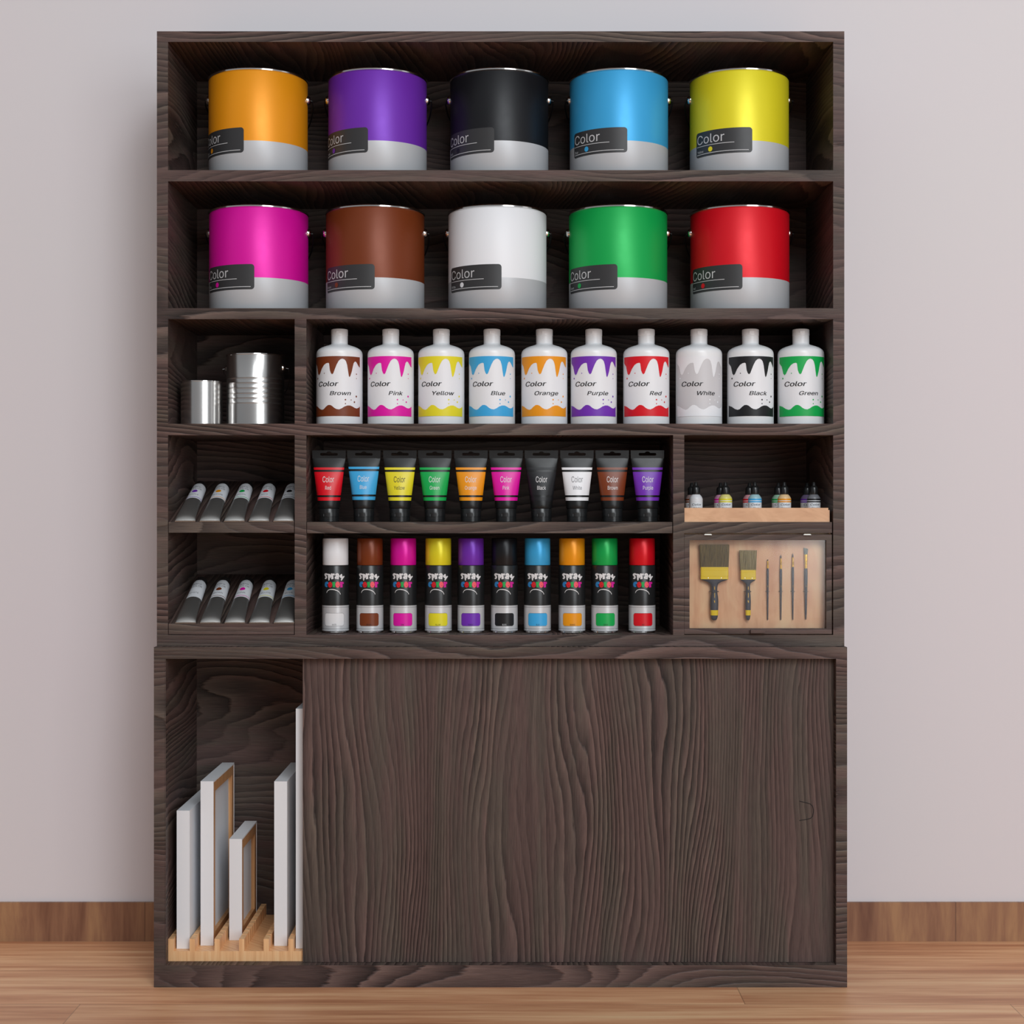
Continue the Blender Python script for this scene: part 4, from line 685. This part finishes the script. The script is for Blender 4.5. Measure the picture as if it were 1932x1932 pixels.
def make_tube(c, px, dz=0.0):
    C0 = 50.0; s = 1 + C0 / 3000.0
    t = thing('paint_tube', 'black flip-cap paint tube with %s label reading Color %s, standing upside down on its cap' % (c, c.capitalize()), 'paint tube',
              ((px - 966) * s, C0, -19), 'upright black paint tubes on the fourth shelf')
    bm = bmesh.new()
    secs = [(25.6, 18.6, 18.6), (26.2, 20.6, 20.6), (27.5, 20.8, 20.8)]
    for k in range(0, 20):
        h = 28.5 + (122 - 28.5) * k / 19; secs.append((h, tube_w(h), tube_d(h), 2.0 + 0.5 * (h / 122) ** 4))
    loft(bm, secs, 64)
    finish(bm, 'tube_body', BLKT, t, smooth=True)
    bm = TABB.copy()
    xf = Matrix.Rotation(PI / 2, 4, 'X')
    finish(bm, 'hanging_tab', BLKT, t, xf=xf)
    bm = bmesh.new(); lathe(bm, [(0, 0), (18.2, 0), (19.2, 0.6), (19.4, 9.0), (18.9, 9.2), (18.9, 9.7), (19.5, 9.9), (19.8, 24.8), (19.2, 25.6), (0, 25.6)], 56)
    finish(bm, 'flip_cap', BLK, t, smooth=True)
    bm = bmesh.new(); q = Print(); q.rrect(-8.5, 4.5, 9.8, 17.2, 2.2, plain('cap_recess', (18, 18, 19), 0.45), 0); q.rect(-8.5, -7.8, 10.4, 15, plain('cap_edge', (110, 112, 114), 0.35), 1)
    bm.free()
    q.build('cap_notch', t, cyl(19.6), frange(-8, 5, 1.5), step=0.1, base=0.25)
    p = Print(); cm = paint('black', 'print', 0.3) if c == 'black' else paint(c, 'tubeprint', 0.36)
    def band(h0, h1, m):
        w0, w1 = tube_w(h0) * 0.985, tube_w(h1) * 0.985
        p.poly([(-w0, h0), (w0, h0), (w1, h1), (-w1, h1)], m, 0)
    band(99.6 + dz, 104.1 + dz, cm); band(50.8 + dz, 95.6 + dz, cm); band(40.5 + dz, 47 + dz, cm)
    ink = BLACKINK if c == 'yellow' else (GREYINK if c == 'white' else WHITEINK)
    p.text('Color', 0, 75.6 + dz, 11.2, ink, 1, width=21.5, align='c', bold=-0.004)
    p.text(c.capitalize(), 0, 61.4 + dz, 7.2, ink, 1, xs=0.66, align='c', bold=-0.004)
    def f(x, y, d):
        w, dd = tube_w(y), tube_d(y); e = 2.0 + 0.5 * (y / 122) ** 4
        r = min(0.9999, abs(x) / w); yy = dd * (1 - r ** e) ** (1 / e)
        nx = (x / w) ; k = 1.0 + 0.4 * r
        return (x + nx * d * 0.6, -(yy + d * 0.9), y)
    p.build('tube_label', t, f, frange(-32, 32, 2.0) + [-30.9, -29.5, 29.5, 30.9], step=0.3, base=0.35, hcuts=frange(40, 105, 5))
for c, px, dz in (('red', 620.8, 0), ('blue', 686.6, 1.4), ('yellow', 754.5, 0), ('green', 820.5, 0), ('orange', 888.5, 0), ('pink', 954.8, 0), ('black', 1021.5, 0),
                  ('white', 1088.5, 0), ('brown', 1155, 0), ('purple', 1221.5, 0)):
    make_tube(c, px, dz)
TABB.free()

# ================================================================== SPRAY CANS
def make_spray(c, px):
    C0 = 65.0; s = 1 + C0 / 3000.0; R = 25.8
    t = thing('spray_can', 'black spray can with %s cap and %s swatch on its pale lower band' % (c, c), 'spray can',
              ((px - 966) * s, C0, -232), 'spray paint cans on the fifth shelf')
    bm = bmesh.new(); lathe(bm, [(R, 5.0), (R, 52.8), (R, 128.0), (R - 0.8, 129.4), (R - 3, 130.2), (0, 130.2)], 64, mi=[0, 1, 1, 1, 1])
    finish(bm, 'can_body', [SILV, BLKS], t, smooth=True)
    bm = bmesh.new(); lathe(bm, [(R - 3.0, 0), (R - 1.6, 0.3), (R - 1.2, 1.4), (R - 2.2, 3.2), (R - 2.4, 4.6)], 64)
    finish(bm, 'bottom_rim', CHROME, t, smooth=True)
    bm = bmesh.new(); lathe(bm, [(R - 2.4, 3.3), (R - 0.3, 3.6), (R + 0.25, 4.3), (R + 0.25, 5.2), (R - 0.2, 5.4)], 64)
    finish(bm, 'lower_band', SILV, t, smooth=True)
    bm = bmesh.new(); lathe(bm, [(R - 4, 129.8), (R - 1.4, 130.0), (R - 1.0, 130.8), (R - 1.1, 179.5), (R - 2.0, 181.0), (R - 3.6, 181.6), (0, 181.6)], 64)
    finish(bm, 'can_cap', paint(c, 'spraycap', 0.3), t, smooth=True)
    p = Print(); line = plain('thin_grey_line', (90, 92, 94), 0.5)
    p.rect(-R * 1.55, R * 1.55, 49.2, 49.7, line, 0); p.rect(-R * 1.55, R * 1.55, 8.0, 8.5, line, 0)
    p.rrect(-19.6, 20.2, 13.6, 38.4, 4.6, line, 0)
    p.rrect(-19.2, 19.8, 14.0, 38.0, 4.3, paint(c, 'sprayprint', 0.34) if c != 'white' else plain('swatch_white', (232, 232, 234), 0.34), 1)
    ink = WHITEINK if c == 'black' else BLACKINK
    p.text(c.upper(), 0.3, 14.8, 2.9, ink, 2, xs=0.62, align='c')
    # cartoon lettering, measured on the white-capped can
    def sp(pts):
        out = []
        for a, b in pts:
            rel = math.asin(max(-1, min(1, (a - 452) / 347.0)))
            out.append(((rel + math.radians(6.2)) * R, (966 - (1060 + b / 13.8)) * (3065 - 25.8 * math.cos(rel)) / 3000.0 + 232))
        return out
    def oval(x, y, rx, ry): return [(x + rx * math.cos(2 * PI * k / 18), y + ry * math.sin(2 * PI * k / 18)) for k in range(18)]
    for pts in ([(175, 320), (195, 300), (225, 298), (250, 310), (264, 330), (250, 347), (225, 345), (215, 355), (235, 375), (240, 400), (235, 430), (212, 452), (190, 447), (180, 430), (195, 412), (205, 405), (200, 390), (185, 368), (174, 345)],
                [(257, 310), (300, 316), (325, 330), (340, 360), (338, 400), (320, 428), (302, 436), (305, 480), (278, 492), (268, 440), (262, 370)],
                [(335, 308), (375, 302), (384, 318), (400, 304), (425, 306), (434, 330), (428, 357), (405, 347), (396, 358), (405, 440), (380, 453), (345, 457), (345, 400), (338, 350)],
                [(448, 320), (475, 302), (510, 298), (535, 318), (546, 360), (540, 400), (530, 457), (505, 454), (490, 445), (465, 452), (438, 440), (430, 410), (443, 385), (466, 375), (468, 362), (445, 352)],
                [(548, 370), (600, 316), (616, 324), (630, 392), (650, 373), (675, 372), (680, 390), (640, 442), (612, 492), (594, 494), (582, 470), (600, 446), (590, 430), (560, 402)]):
        p.poly(sp(pts), WHITEINK, 1)
    for x, y, r in ((497, 355, 7), (492, 408, 7), (296, 402, 6)): p.poly(sp(oval(x, y, r, r)), BLKS, 2)
    ib, ir = plain('ink_blue', (44, 128, 190), 0.45), plain('ink_red', (208, 20, 36), 0.45)
    ig, ic, im = plain('ink_green', (24, 164, 78), 0.45), plain('ink_coral', (244, 84, 100), 0.45), plain('ink_magenta', (212, 24, 154), 0.45)
    p.poly(sp([(180, 590), (190, 542), (215, 520), (250, 516), (270, 530), (272, 555), (262, 582), (245, 587), (230, 600), (235, 615), (252, 622), (247, 645), (252, 656), (225, 663), (200, 650), (185, 625)]), ib, 1)
    p.poly(sp(oval(317, 597, 54, 77)), ir, 1.4); p.poly(sp(oval(330, 624, 9, 10)), BLKS, 2)
    p.poly(sp([(368, 530), (446, 520), (448, 560), (441, 666), (384, 666), (377, 600)]), ig, 1)
    p.poly(sp(oval(507, 597, 57, 80)), ic, 1.4); p.poly(sp(oval(521, 622, 8, 9)), BLKS, 2)
    p.poly(sp([(562, 524), (600, 518), (612, 530), (636, 521), (662, 545), (656, 577), (638, 582), (628, 576), (632, 666), (574, 674), (570, 600)]), im, 1)
    p.poly(sp([(226, 812), (238, 768), (268, 731), (318, 712), (380, 710), (440, 720), (502, 744), (547, 780), (578, 825), (580, 858), (570, 850), (558, 815), (528, 787), (488, 762), (430, 741), (370, 731), (312, 730), (272, 748), (246, 778), (232, 812)]), WHITEINK, 1)
    p.build('can_print', t, cyl(R), frange(-R * 1.55, R * 1.55, 1.8), 'spray color lettering, arc and colour swatch', step=0.2, base=0.22)
for c, px in (('white', 633), ('brown', 698), ('pink', 761), ('yellow', 827), ('purple', 888.5), ('black', 951.5), ('blue', 1014), ('orange', 1079), ('green', 1140.8), ('red', 1211.3)):
    make_spray(c, px)

# ================================================================== TRAY AND DROPPER BOTTLES
t = thing('wooden_tray', 'shallow pale wooden tray holding two rows of small dropper bottles', 'tray', (325.6, 2, -19))
bm = bmesh.new(); bx(bm, 0, 271.5, 0, 5, 0, 26.6); finish(bm, 'front_wall', TRAYW, t, uv='front')
bm = bmesh.new(); bx(bm, 4, 271, 165, 170, 4, 24); finish(bm, 'back_wall', TRAYW, t, uv='front')
bm = bmesh.new(); bx(bm, 0, 4, 5, 170, 0, 25); finish(bm, 'side_wall', TRAYW, t, uv='box')
bm = bmesh.new(); bx(bm, 271, 275, 5, 170, 0, 22.5); finish(bm, 'side_wall', TRAYW, t, uv='box')
bm = bmesh.new(); bx(bm, 4, 271, 5, 170, 0, 4); finish(bm, 'tray_floor', TRAYW, t, uv='box')
DTINT = dict(white=(222, 224, 228), yellow=(222, 214, 130), blue=(158, 196, 204), orange=(228, 196, 148), black=(118, 120, 126), brown=(146, 124, 120),
             pink=(206, 146, 178), red=(206, 150, 158), green=(150, 190, 166), purple=(118, 104, 136))
def make_dropper(c, X, Y, row):
    other = {'white': 'brown', 'yellow': 'pink', 'blue': 'red', 'orange': 'green', 'black': 'purple'}
    inv = {v: k for k, v in other.items()}
    lab = ('small %s-striped dropper bottle with black nozzle, front row of the wooden tray' % c) if row == 0 else \
          ('small %s-striped dropper bottle with black nozzle, back row of the tray behind the %s-striped one' % (c, inv[c]))
    t = thing('dropper_bottle', lab, 'dropper bottle', (X, Y, -15), 'dropper bottles in the wooden tray')
    R = 12.7
    bm = bmesh.new(); lathe(bm, [(0, 0), (R - 1, 0), (R, 1), (R, 40.5), (R - 0.6, 42.6), (R - 2.4, 45.4), (R - 4.4, 47.6), (7.6, 48.6), (0, 48.6)], 40)
    finish(bm, 'bottle_body', plain('dropper_body_' + c, DTINT[c], 0.35), t, smooth=True)
    bm = bmesh.new(); lathe(bm, [(0, 48.7), (8.0, 48.7), (8.2, 49.4), (7.9, 61.0), (7.2, 62.6), (4.6, 64.8), (3.9, 65.8), (3.0, 71.4), (2.2, 72.3), (0, 72.4)], 36)
    finish(bm, 'nozzle_cap', BLK, t, smooth=True)
    p = Print(); m = paint(c, 'dropprint', 0.4)
    if c == 'white': m = plain('dropper_pale_stripe', (232, 232, 234), 0.4)
    L = R * 2.6
    p.rect(-L, L, 6, 40.4, LABELW, 0); p.rect(-L, L, 37.2, 40.4, m, 1); p.rect(-L, L, 33.3, 35.8, m, 1)
    p.text('Color', 0, 27.2, 4.0, BLACKINK, 1, width=18.5, shear=0.25, align='c', bold=0.03)
    p.text(c.capitalize(), 0, 20.4, 4.0, BLACKINK, 1, xs=1.0, shear=0.25, align='c')
    p.build('bottle_label', t, cyl(R), frange(-L, L, 1.5), step=0.15, base=0.15)
for i, (cf, cb) in enumerate((('white', 'brown'), ('yellow', 'pink'), ('blue', 'red'), ('orange', 'green'), ('black', 'purple'))):
    X = (1313.0 + 55.6 * i - 966)
    make_dropper(cf, X * 1.02, 60, 0)
    make_dropper(cb, (1305.2 + 54.4 * i - 966) * 1.0435, 130.5, 1)

# ================================================================== METAL ARTIST TUBES ON SLANTED SHELVES
AL = 172.0
def aw(l): 
    u = l / AL; return 19.2 + (13.2 - 19.2) * u ** 0.75
def ad(l):
    u = l / AL; return 0.9 + 12.1 * (0.30 * (1 - math.exp(-l / 6.0)) + 0.70 * min(1.0, u * 1.03) ** 0.8)
def make_aero(c, i, zf, shelf):
    X = -617 + 46.4 * i + (0.9 if shelf == 5 else 0)
    ang = math.atan(SL)
    if shelf == 4: lab = 'metal artist paint tube with %s dot on white label, lying on the upper slanted shelf' % c
    else: lab = 'metal artist paint tube with %s dot on white label, lying on the lower slanted shelf' % c
    t = thing('artist_paint_tube', lab, 'paint tube', (X, 3, zf + 0.9), 'metal tubes on the %s slanted shelf' % ('upper' if shelf == 4 else 'lower'))
    t.rotation_euler = (ang, 0, math.radians(2.0))
    # built along +Y, lying on z = 0
    bm = bmesh.new(); secs = []
    for l in [0, 1, 2, 3.5, 5, 7, 9, 12, 16, 21, 27] + [34 + (AL - 34) * k / 18 for k in range(19)]:
        secs.append((l, aw(l), ad(l), 2.0, 0, -ad(l)))
    secs += [(AL + 1.2, 12.2, 12.2, 2.0, 0, -13.0)]
    loft(bm, secs, 48)
    xf = Matrix.Rotation(-PI / 2, 4, 'X')     # z -> y, -y -> z
    finish(bm, 'tube_body', LEAD, t, smooth=True, xf=xf)
    bm = bmesh.new(); loft(bm, [(AL + 1.3, 12.4, 12.4, 2, 0, -13), (AL + 2, 13.2, 13.2, 2, 0, -13.2), (AL + 22, 12.6, 12.6, 2, 0, -13.2), (AL + 23, 11.6, 11.6, 2, 0, -13.2)], 40)
    finish(bm, 'tube_cap', BLK, t, smooth=True, xf=xf)
    bm = bmesh.new(); bx(bm, -19.4, 19.4, -1.8, 1.2, 0, 1.9)
    bmesh.ops.bevel(bm, geom=bm.edges[:], offset=0.5, segments=2, affect='EDGES')
    finish(bm, 'folded_end', LEAD, t, smooth=True)
    p = Print(); l0 = 93.0; m = paint(c, 'tubedot', 0.4)
    TH = 1.75
    p.rect(-TH * 13.5, TH * 13.5, l0, AL, LABELW, 0)
    p.rect(-TH * 13.5, TH * 13.5, l0 + 5.2, l0 + 7.0, m, 1)
    p.disc(-1.5, l0 + 36.5, 5.2, m, 1, ry=6.6)
    p.text('aero', -1.0, l0 + 57, 8.5, GREYINK, 1, width=17, align='c')
    p.text('COLOR', -0.5, l0 + 46.5, 7.0, GREYINK, 1, width=21, align='c')
    p.text(c.upper(), -1.5, l0 + 16.5, 6.0, GREYINK, 1, xs=0.62 if len(c) > 4 else 0.75, align='c')
    def f(x, y, d):
        th = x / 13.5; w, dd = aw(y) + d, ad(y) + d
        return (w * math.sin(th), y, ad(y) + dd * math.cos(th))
    p.build('tube_label', t, f, frange(-TH * 13.5, TH * 13.5, 1.6), step=0.15, base=0.2, hcuts=frange(l0, AL, 8))
for i, c in enumerate(('purple', 'orange', 'green', 'red', 'black')): make_aero(c, i, -19, 4)
for i, c in enumerate(('white', 'brown', 'pink', 'yellow', 'blue')): make_aero(c, i, -211, 5)

# ================================================================== BRUSHES BEHIND GLASS
def zz(y, sc=1.0065): return (966 - (980 + y / 5.682)) * sc
def xx(x, sc=1.0065): return (1270 + x / 5.682 - 966) * sc
BY_ = 15.0
def wall_brush(label, cx, bt, bb, bw0, bw1, fer, hw, seed):
    """cx centre; bt, bb bristle top/bottom; bw half widths; fer (top, bottom, half); hw list of (y, half)"""
    t = thing('flat_paintbrush', label, 'paintbrush', (xx(cx), BY_, zz(1080)), 'brushes in the glass-fronted display')
    z0 = zz(1080); rnd = random.Random(seed)
    bm = bmesh.new(); n = 46; k_ = 1 / 5.682 * 1.0065
    for side in (-1, 1):
        pass
    cols = []
    for i in range(n + 1):
        u = i / n * 2 - 1
        e = 0.6 if i % 2 else -0.4
        zt = zz(bt) - z0 - abs(rnd.gauss(0, 0.5)); zb = zz(bb) - z0 - 1.5
        col = []
        for k in range(5):
            v = k / 4; w = (bw1 + (bw0 - bw1) * v) * k_; dd = 4.6 - 2.2 * v
            col.append((bm.verts.new((u * w, -dd + (e * 0.35 if 0 < i < n else 1.0), zb + (zt - zb) * v)), bm.verts.new((u * w, dd - (e * 0.35 if 0 < i < n else 1.0), zb + (zt - zb) * v))))
        cols.append(col)
    for i in range(n):
        for k in range(4):
            a, b, c, d = cols[i][k], cols[i + 1][k], cols[i + 1][k + 1], cols[i][k + 1]
            bm.faces.new((a[0], b[0], c[0], d[0])); bm.faces.new((a[1], d[1], c[1], b[1]))
        a, b = cols[i][4], cols[i + 1][4]; bm.faces.new((a[0], b[0], b[1], a[1]))
        a, b = cols[i][0], cols[i + 1][0]; bm.faces.new((a[0], a[1], b[1], b[0]))
    for i in (0, n):
        for k in range(4):
            a, b = cols[i][k], cols[i][k + 1]; bm.faces.new((a[0], b[0], b[1], a[1]))
    finish(bm, 'bristles', BRI1 if seed == 1 else BRI2, t)
    bm = bmesh.new(); f0, f1, fw = fer; w = fw * k_
    zt, zb = zz(f0) - z0, zz(f1) - z0
    secs = [(zb, w, 5.6, 9)]
    for g in (0.22, 0.72, 0.86):
        zc = zb + (zt - zb) * g; secs += [(zc - 0.7, w, 5.6, 9), (zc - 0.3, w - 0.15, 5.25, 9), (zc + 0.3, w - 0.15, 5.25, 9), (zc + 0.7, w, 5.6, 9)]
    secs += [(zt, w, 5.6, 9)]
    loft(bm, secs, 48); fr = finish(bm, 'ferrule', YEL, t, smooth=True)
    for sx in (-0.47, 0.47):
        bm = bmesh.new(); lathe(bm, [(0, 1.0), (0.9, 0.7), (1.3, 0)], 14)
        finish(bm, 'rivet', CHROME, fr, smooth=True, xf=Matrix.Translation((sx * w, -5.5, zb + 2.2)) @ Matrix.Rotation(PI / 2, 4, 'X'))
    bm = bmesh.new(); secs = []
    for (y, h, d) in hw: secs.append((zz(y) - z0, h * k_, d, 2.6))
    loft(bm, secs, 40); finish(bm, 'brush_handle', HAND, t, smooth=True)
    ys = [a for a in hw if 968 <= a[0] <= 1030]
    def hwid(y):
        for a, b in zip(hw, hw[1:]):
            if b[0] <= y <= a[0] : return b[1] + (a[1] - b[1]) * (y - b[0]) / (a[0] - b[0]), b[2] + (a[2] - b[2]) * (y - b[0]) / (a[0] - b[0])
    bm = bmesh.new(); secs = []
    for y in (1027, 1012, 998, 984, 971):
        h, d = hwid(y); secs.append((zz(y) - z0, h * k_ + 0.25, d + 0.25, 2.6))
    loft(bm, secs, 40); finish(bm, 'handle_band', YEL, t, smooth=True)
    p = Print(); gm = GOLD
    cz = zz(735) - z0; p.rect(-0.5, 0.5, cz - 3, cz + 3, gm); p.rect(-0.35, 0.35, cz - 18, cz - 9, gm)
    cz = zz(880) - z0; p.rect(-0.5, 0.6, cz - 2, cz + 2, gm); p.rect(-1.4, 0.6, cz + 1.0, cz + 2, gm)
    def ff(x, y, d):
        yy = 1080 - (y) * 5.682 / 1.0065; h, dd = hwid(min(1074, yy)); return (x, -dd - d, y)
    p.build('handle_print', t, ff, [], step=0.1, base=0.3, hcuts=frange(20, 70, 2.5))
    return t
BRI1 = bristle_mat('brown_bristles', (62, 48, 20), (122, 100, 52)); BRI2 = bristle_mat('fair_bristles', (102, 88, 52), (168, 150, 104))
wall_brush('wide flat paintbrush with yellow ferrule and brown bristles, leftmost in the glass display', 438, 268, 510, 161, 150, (510, 640, 149),
           [(1080, 14, 1.5), (1076, 22, 2.5), (1065, 30, 3.6), (1045, 36, 4.3), (1025, 39, 4.6), (970, 41, 5.0), (930, 43, 5.2), (880, 44, 5.2), (830, 40, 4.8), (790, 33, 4.4), (770, 31, 4.3), (725, 33, 4.4), (700, 38, 4.5), (685, 50, 4.7), (670, 75, 4.9), (657, 112, 5.0), (648, 138, 5.0), (641, 148, 5.2), (636, 148, 5.2)], 1)
wall_brush('narrower flat paintbrush with yellow ferrule and paler bristles, second from left in the display', 799, 330, 541, 94, 84, (541, 643, 81),
           [(1080, 8, 1.5), (1076, 14, 2.5), (1060, 20, 3.4), (1028, 26, 4.0), (972, 28, 4.4), (930, 29, 4.6), (880, 30, 4.6), (830, 28, 4.3), (790, 24, 4.0), (740, 20, 3.8), (700, 22, 4.0), (684, 28, 4.2), (668, 50, 4.5), (656, 72, 4.7), (645, 80, 4.8), (638, 80, 4.9)], 2)
def art_brush(label, x, tip, f0, f1, end, r, flat=False, bcol=None):
    t = thing('artist_brush', label, 'paintbrush', (xx(x), 20.2, zz(end)), 'brushes in the glass-fronted display')
    z0 = zz(end); k_ = 1 / 5.682 * 1.0065
    def Z(y): return zz(y) - z0
    bm = bmesh.new()
    if flat:
        loft(bm, [(Z(f0) - 2, 3.0, 1.6, 3), (Z(f0 - 20), 3.5, 1.5, 3), (Z(f0 - 45), 4.0, 1.2, 3), (Z(tip + 8), 4.2, 0.7, 3)], 28)
        for v in bm.verts:
            if v.co.z > Z(tip + 9): v.co.z -= (v.co.x + 4) * 0.28 - 0.6
    else:
        loft(bm, [(Z(f0) - 1.5, r * 0.55, r * 0.55), (Z(f0 - (f0 - tip) * 0.35), r * 0.75, r * 0.75), (Z(f0 - (f0 - tip) * 0.7), r * 0.45, r * 0.45), (Z(tip), 0.12, 0.12)], 20)
    finish(bm, 'bristles', bcol, t, smooth=True)
    bm = bmesh.new(); a = r * (0.62 if not flat else 1.2)
    if flat: loft(bm, [(Z(f1), 2.8, 2.8), (Z(f1 - 60), 2.9, 2.3), (Z(f0), 3.4, 1.8, 3)], 28)
    else: loft(bm, [(Z(f1), r * 0.95, r * 0.95), (Z(f1) + 1.5, r * 0.98, r * 0.98), (Z(f0), a, a)], 20)
    finish(bm, 'ferrule', GOLD, t, smooth=True)
    bm = bmesh.new(); q = r if not flat else 2.9
    loft(bm, [(0, 0.6, 0.6), (0.6, 0.95, 0.95), (Z(1000), q * 0.62, q * 0.62), (Z(900), q * 0.75, q * 0.75), (Z(800), q * 0.85, q * 0.85), (Z(720), q * 1.0, q * 1.0), (Z(620), q * 1.12, q * 1.12), (Z(560), q * 1.12, q * 1.12), (Z(f1) + 0.2, q * 0.98, q * 0.98)], 24)
    finish(bm, 'brush_handle', HAND, t, smooth=True)
    bm = bmesh.new(); bx(bm, -0.35, 0.35, -q * 1.06, -q * 0.9, Z(722), Z(712)); finish(bm, 'handle_print', GOLD, t)
BR3 = bristle_mat('dark_sable', (66, 46, 40), (110, 84, 74)); BR4 = bristle_mat('grey_sable', (72, 76, 70), (120, 126, 116))
art_brush('finest thin brush with short gold ferrule, third from left in the glass display', 1015, 430, 442, 527, 1080, 1.85, bcol=BR3)
art_brush('thin round brush with reddish tip, fourth from left in the glass display', 1156, 380, 418, 533, 1080, 2.0, bcol=BR3)
art_brush('thin pointed brush with longer dark tip, fifth from left in the glass display', 1284, 363, 408, 512, 1078, 2.0, bcol=BR3)
art_brush('thicker angled flat brush with grey tip, rightmost in the glass display', 1424, 300, 376, 527, 1076, 2.9, flat=True, bcol=BR4)
for x, w in ((438, 7.4), (799, 4.9), (1015, 2.6), (1156, 2.8), (1284, 2.8), (1424, 3.8)):
    bm = bmesh.new(); cx, cz = xx(x), zz(771); hb = BY_ if w > 4 else 20.2; dd = 4.7 if w > 4.8 else (2.6 if w < 3 else 3.1)
    rr = w - 1.2
    path = [(cx - w - 0.6, 24.4, cz)]
    for k in range(0, 13):
        a = PI * k / 12; path.append((cx - (w + 0.5) * math.cos(a), hb - (dd + 1.3) * math.sin(a), cz))
    path.append((cx + w + 0.6, 24.4, cz))
    sweep(bm, path, 0.8 if w > 4 else 0.6, 8)
    finish(bm, 'brush_clip', CLIP, dp, smooth=True)

# ================================================================== CANVAS RACK AND CANVASES
rk = thing('canvas_rack', 'slotted pale wooden rack on the floor of the open cabinet bay, holding white canvases upright', 'rack', (-648.8, 0.9, -848))
bm = bmesh.new(); bx(bm, 0, 284, 0, 272, 0, 19); finish(bm, 'rack_base', RACKW, rk, uv='vertxy')
for x in (-649.3, -608.7, -561.8, -515.5, -469, -422.4, -376):
    bm = bmesh.new(); y = 0.0; x0 = x + 649.0 if x > -649 else 0.0
    k = 0
    while y < 271:
        L = min(34 if k == 0 else 26, 272 - y)
        bx(bm, x0, x0 + 10, y, y + L - 3, 19, 42.0)
        if y + L < 272: bx(bm, x0 + 0.2, x0 + 8.2, y + L - 3, y + L, 19, 41.0)
        y += L; k += 1
    finish(bm, 'rack_divider', RACKW, rk, uv='vertxy')
def canvas(label, x, y0, y1, h, back_right, grp='blank canvases in the rack'):
    T = 24.6; L = y1 - y0
    t = thing('stretched_canvas', label, 'canvas', (x + T / 2, (y0 + y1) / 2, -829 + 0.3), grp)
    if not back_right: t.rotation_euler = (0, 0, PI)
    # local: x across thickness (painted face at -T/2, open back at +T/2)
    a, b = -T / 2, T / 2; y_0, y_1 = -L / 2, L / 2
    bm = bmesh.new()
    bx(bm, a, a + 8.0, y_0, y_1, 0, h)
    e = 3.0
    bx(bm, a + 8.0, b, y_0, y_0 + e, 0, h); bx(bm, a + 8.0, b, y_1 - e, y_1, 0, h)
    bx(bm, a + 8.0, b, y_0 + e, y_1 - e, 0, e); bx(bm, a + 8.0, b, y_0 + e, y_1 - e, h - e, h)
    bmesh.ops.remove_doubles(bm, verts=bm.verts, dist=0.001)
    finish(bm, 'canvas_wrap', CANV, t)
    bm = bmesh.new(); w = 19; q = b - 0.8; s0 = a + 8.2
    bx(bm, s0, q, y_0 + e, y_0 + e + w, e, h - e); bx(bm, s0, q, y_1 - e - w, y_1 - e, e, h - e)
    bx(bm, s0, q, y_0 + e + w, y_1 - e - w, e, e + w); bx(bm, s0, q, y_0 + e + w, y_1 - e - w, h - e - w, h - e)
    finish(bm, 'stretcher_frame', STRW, t, uv='vertxy')
    bm = bmesh.new(); bx(bm, s0, s0 + 8.5, y_0 + e + w, y_1 - e - w, e + w, h - e - w)
    finish(bm, 'canvas_back', CANV, t)
canvas('white canvas with plain right face, leftmost in the rack', -636, 16, 252, 262, False)
canvas('tall white canvas showing its wooden stretcher back, second from left in the rack', -595, 38, 266, 314, True)
canvas('smallest white canvas in the rack, showing its wooden stretcher back', -547, 76, 256, 196, True)
canvas('white canvas with plain right face, right of the empty rack slot', -454, 36, 266, 314, False)
canvas('tallest white canvas, half hidden behind the edge of the sliding door', -410.3, 18, 270, 455, False)

# ================================================================== LIGHT, CAMERA
def area(name, loc, target, sx, sy, power, col=(1, 1, 1)):
    l = bpy.data.lights.new(name, 'AREA'); l.shape = 'RECTANGLE'; l.size = sx; l.size_y = sy; l.energy = power; l.color = col
    o = bpy.data.objects.new(name, l); COL.objects.link(o); o.location = loc
    o.rotation_euler = (Vector(target) - Vector(loc)).to_track_quat('-Z', 'Y').to_euler()
    return o
area('softbox_light', (1.25, -5.6, 4.3), (0, 0, 1.0), 2.8, 2.6, 200, (0.955, 1.0, 1.03))
area('window_light', (2.65, -5.6, 1.72), (0.3, 0, 1.4), 2.5, 2.55, 82, (0.955, 1.0, 1.03))
area('side_window_light', (4.0, -1.6, 1.3), (0, 0.1, 1.0), 1.0, 2.2, 3, (1.0, 1.0, 1.0))
w = bpy.data.worlds.new('room'); S.world = w; w.use_nodes = True
nt = w.node_tree; bg = nt.nodes['Background']; q = NB(nt)
tc = nt.nodes.new('ShaderNodeTexCoord'); z = q.sep(tc.outputs['Generated'])[2]
f = q.math('MULTIPLY_ADD', z, 0.5, 0.5, clamp=True)
nt.links.new(q.ramp(f, [(0.35, (0.06, 0.058, 0.056, 1)), (0.5, (0.238, 0.245, 0.255, 1)), (0.8, (0.37, 0.385, 0.40, 1))]), bg.inputs['Color'])
bg.inputs['Strength'].default_value = 1.0

cam = bpy.data.cameras.new('camera'); co = bpy.data.objects.new('camera', cam); COL.objects.link(co)
co.location = (0, -3.0, HZ / 1000.0); co.rotation_euler = (PI / 2, 0, 0)
cam.sensor_width = 36; cam.lens = 36 * 3000 / 1932.0
cam.clip_start = 0.05
S.camera = co
S.view_settings.view_transform = 'Standard'; S.view_settings.look = 'None'
S.view_settings.exposure = -0.12; S.view_settings.gamma = 1.0; S.view_settings.use_curve_mapping = False
S.cycles.max_bounces = 8; S.cycles.sample_clamp_indirect = 4.0; S.cycles.caustics_reflective = False; S.cycles.caustics_refractive = False; S.cycles.use_denoising = True
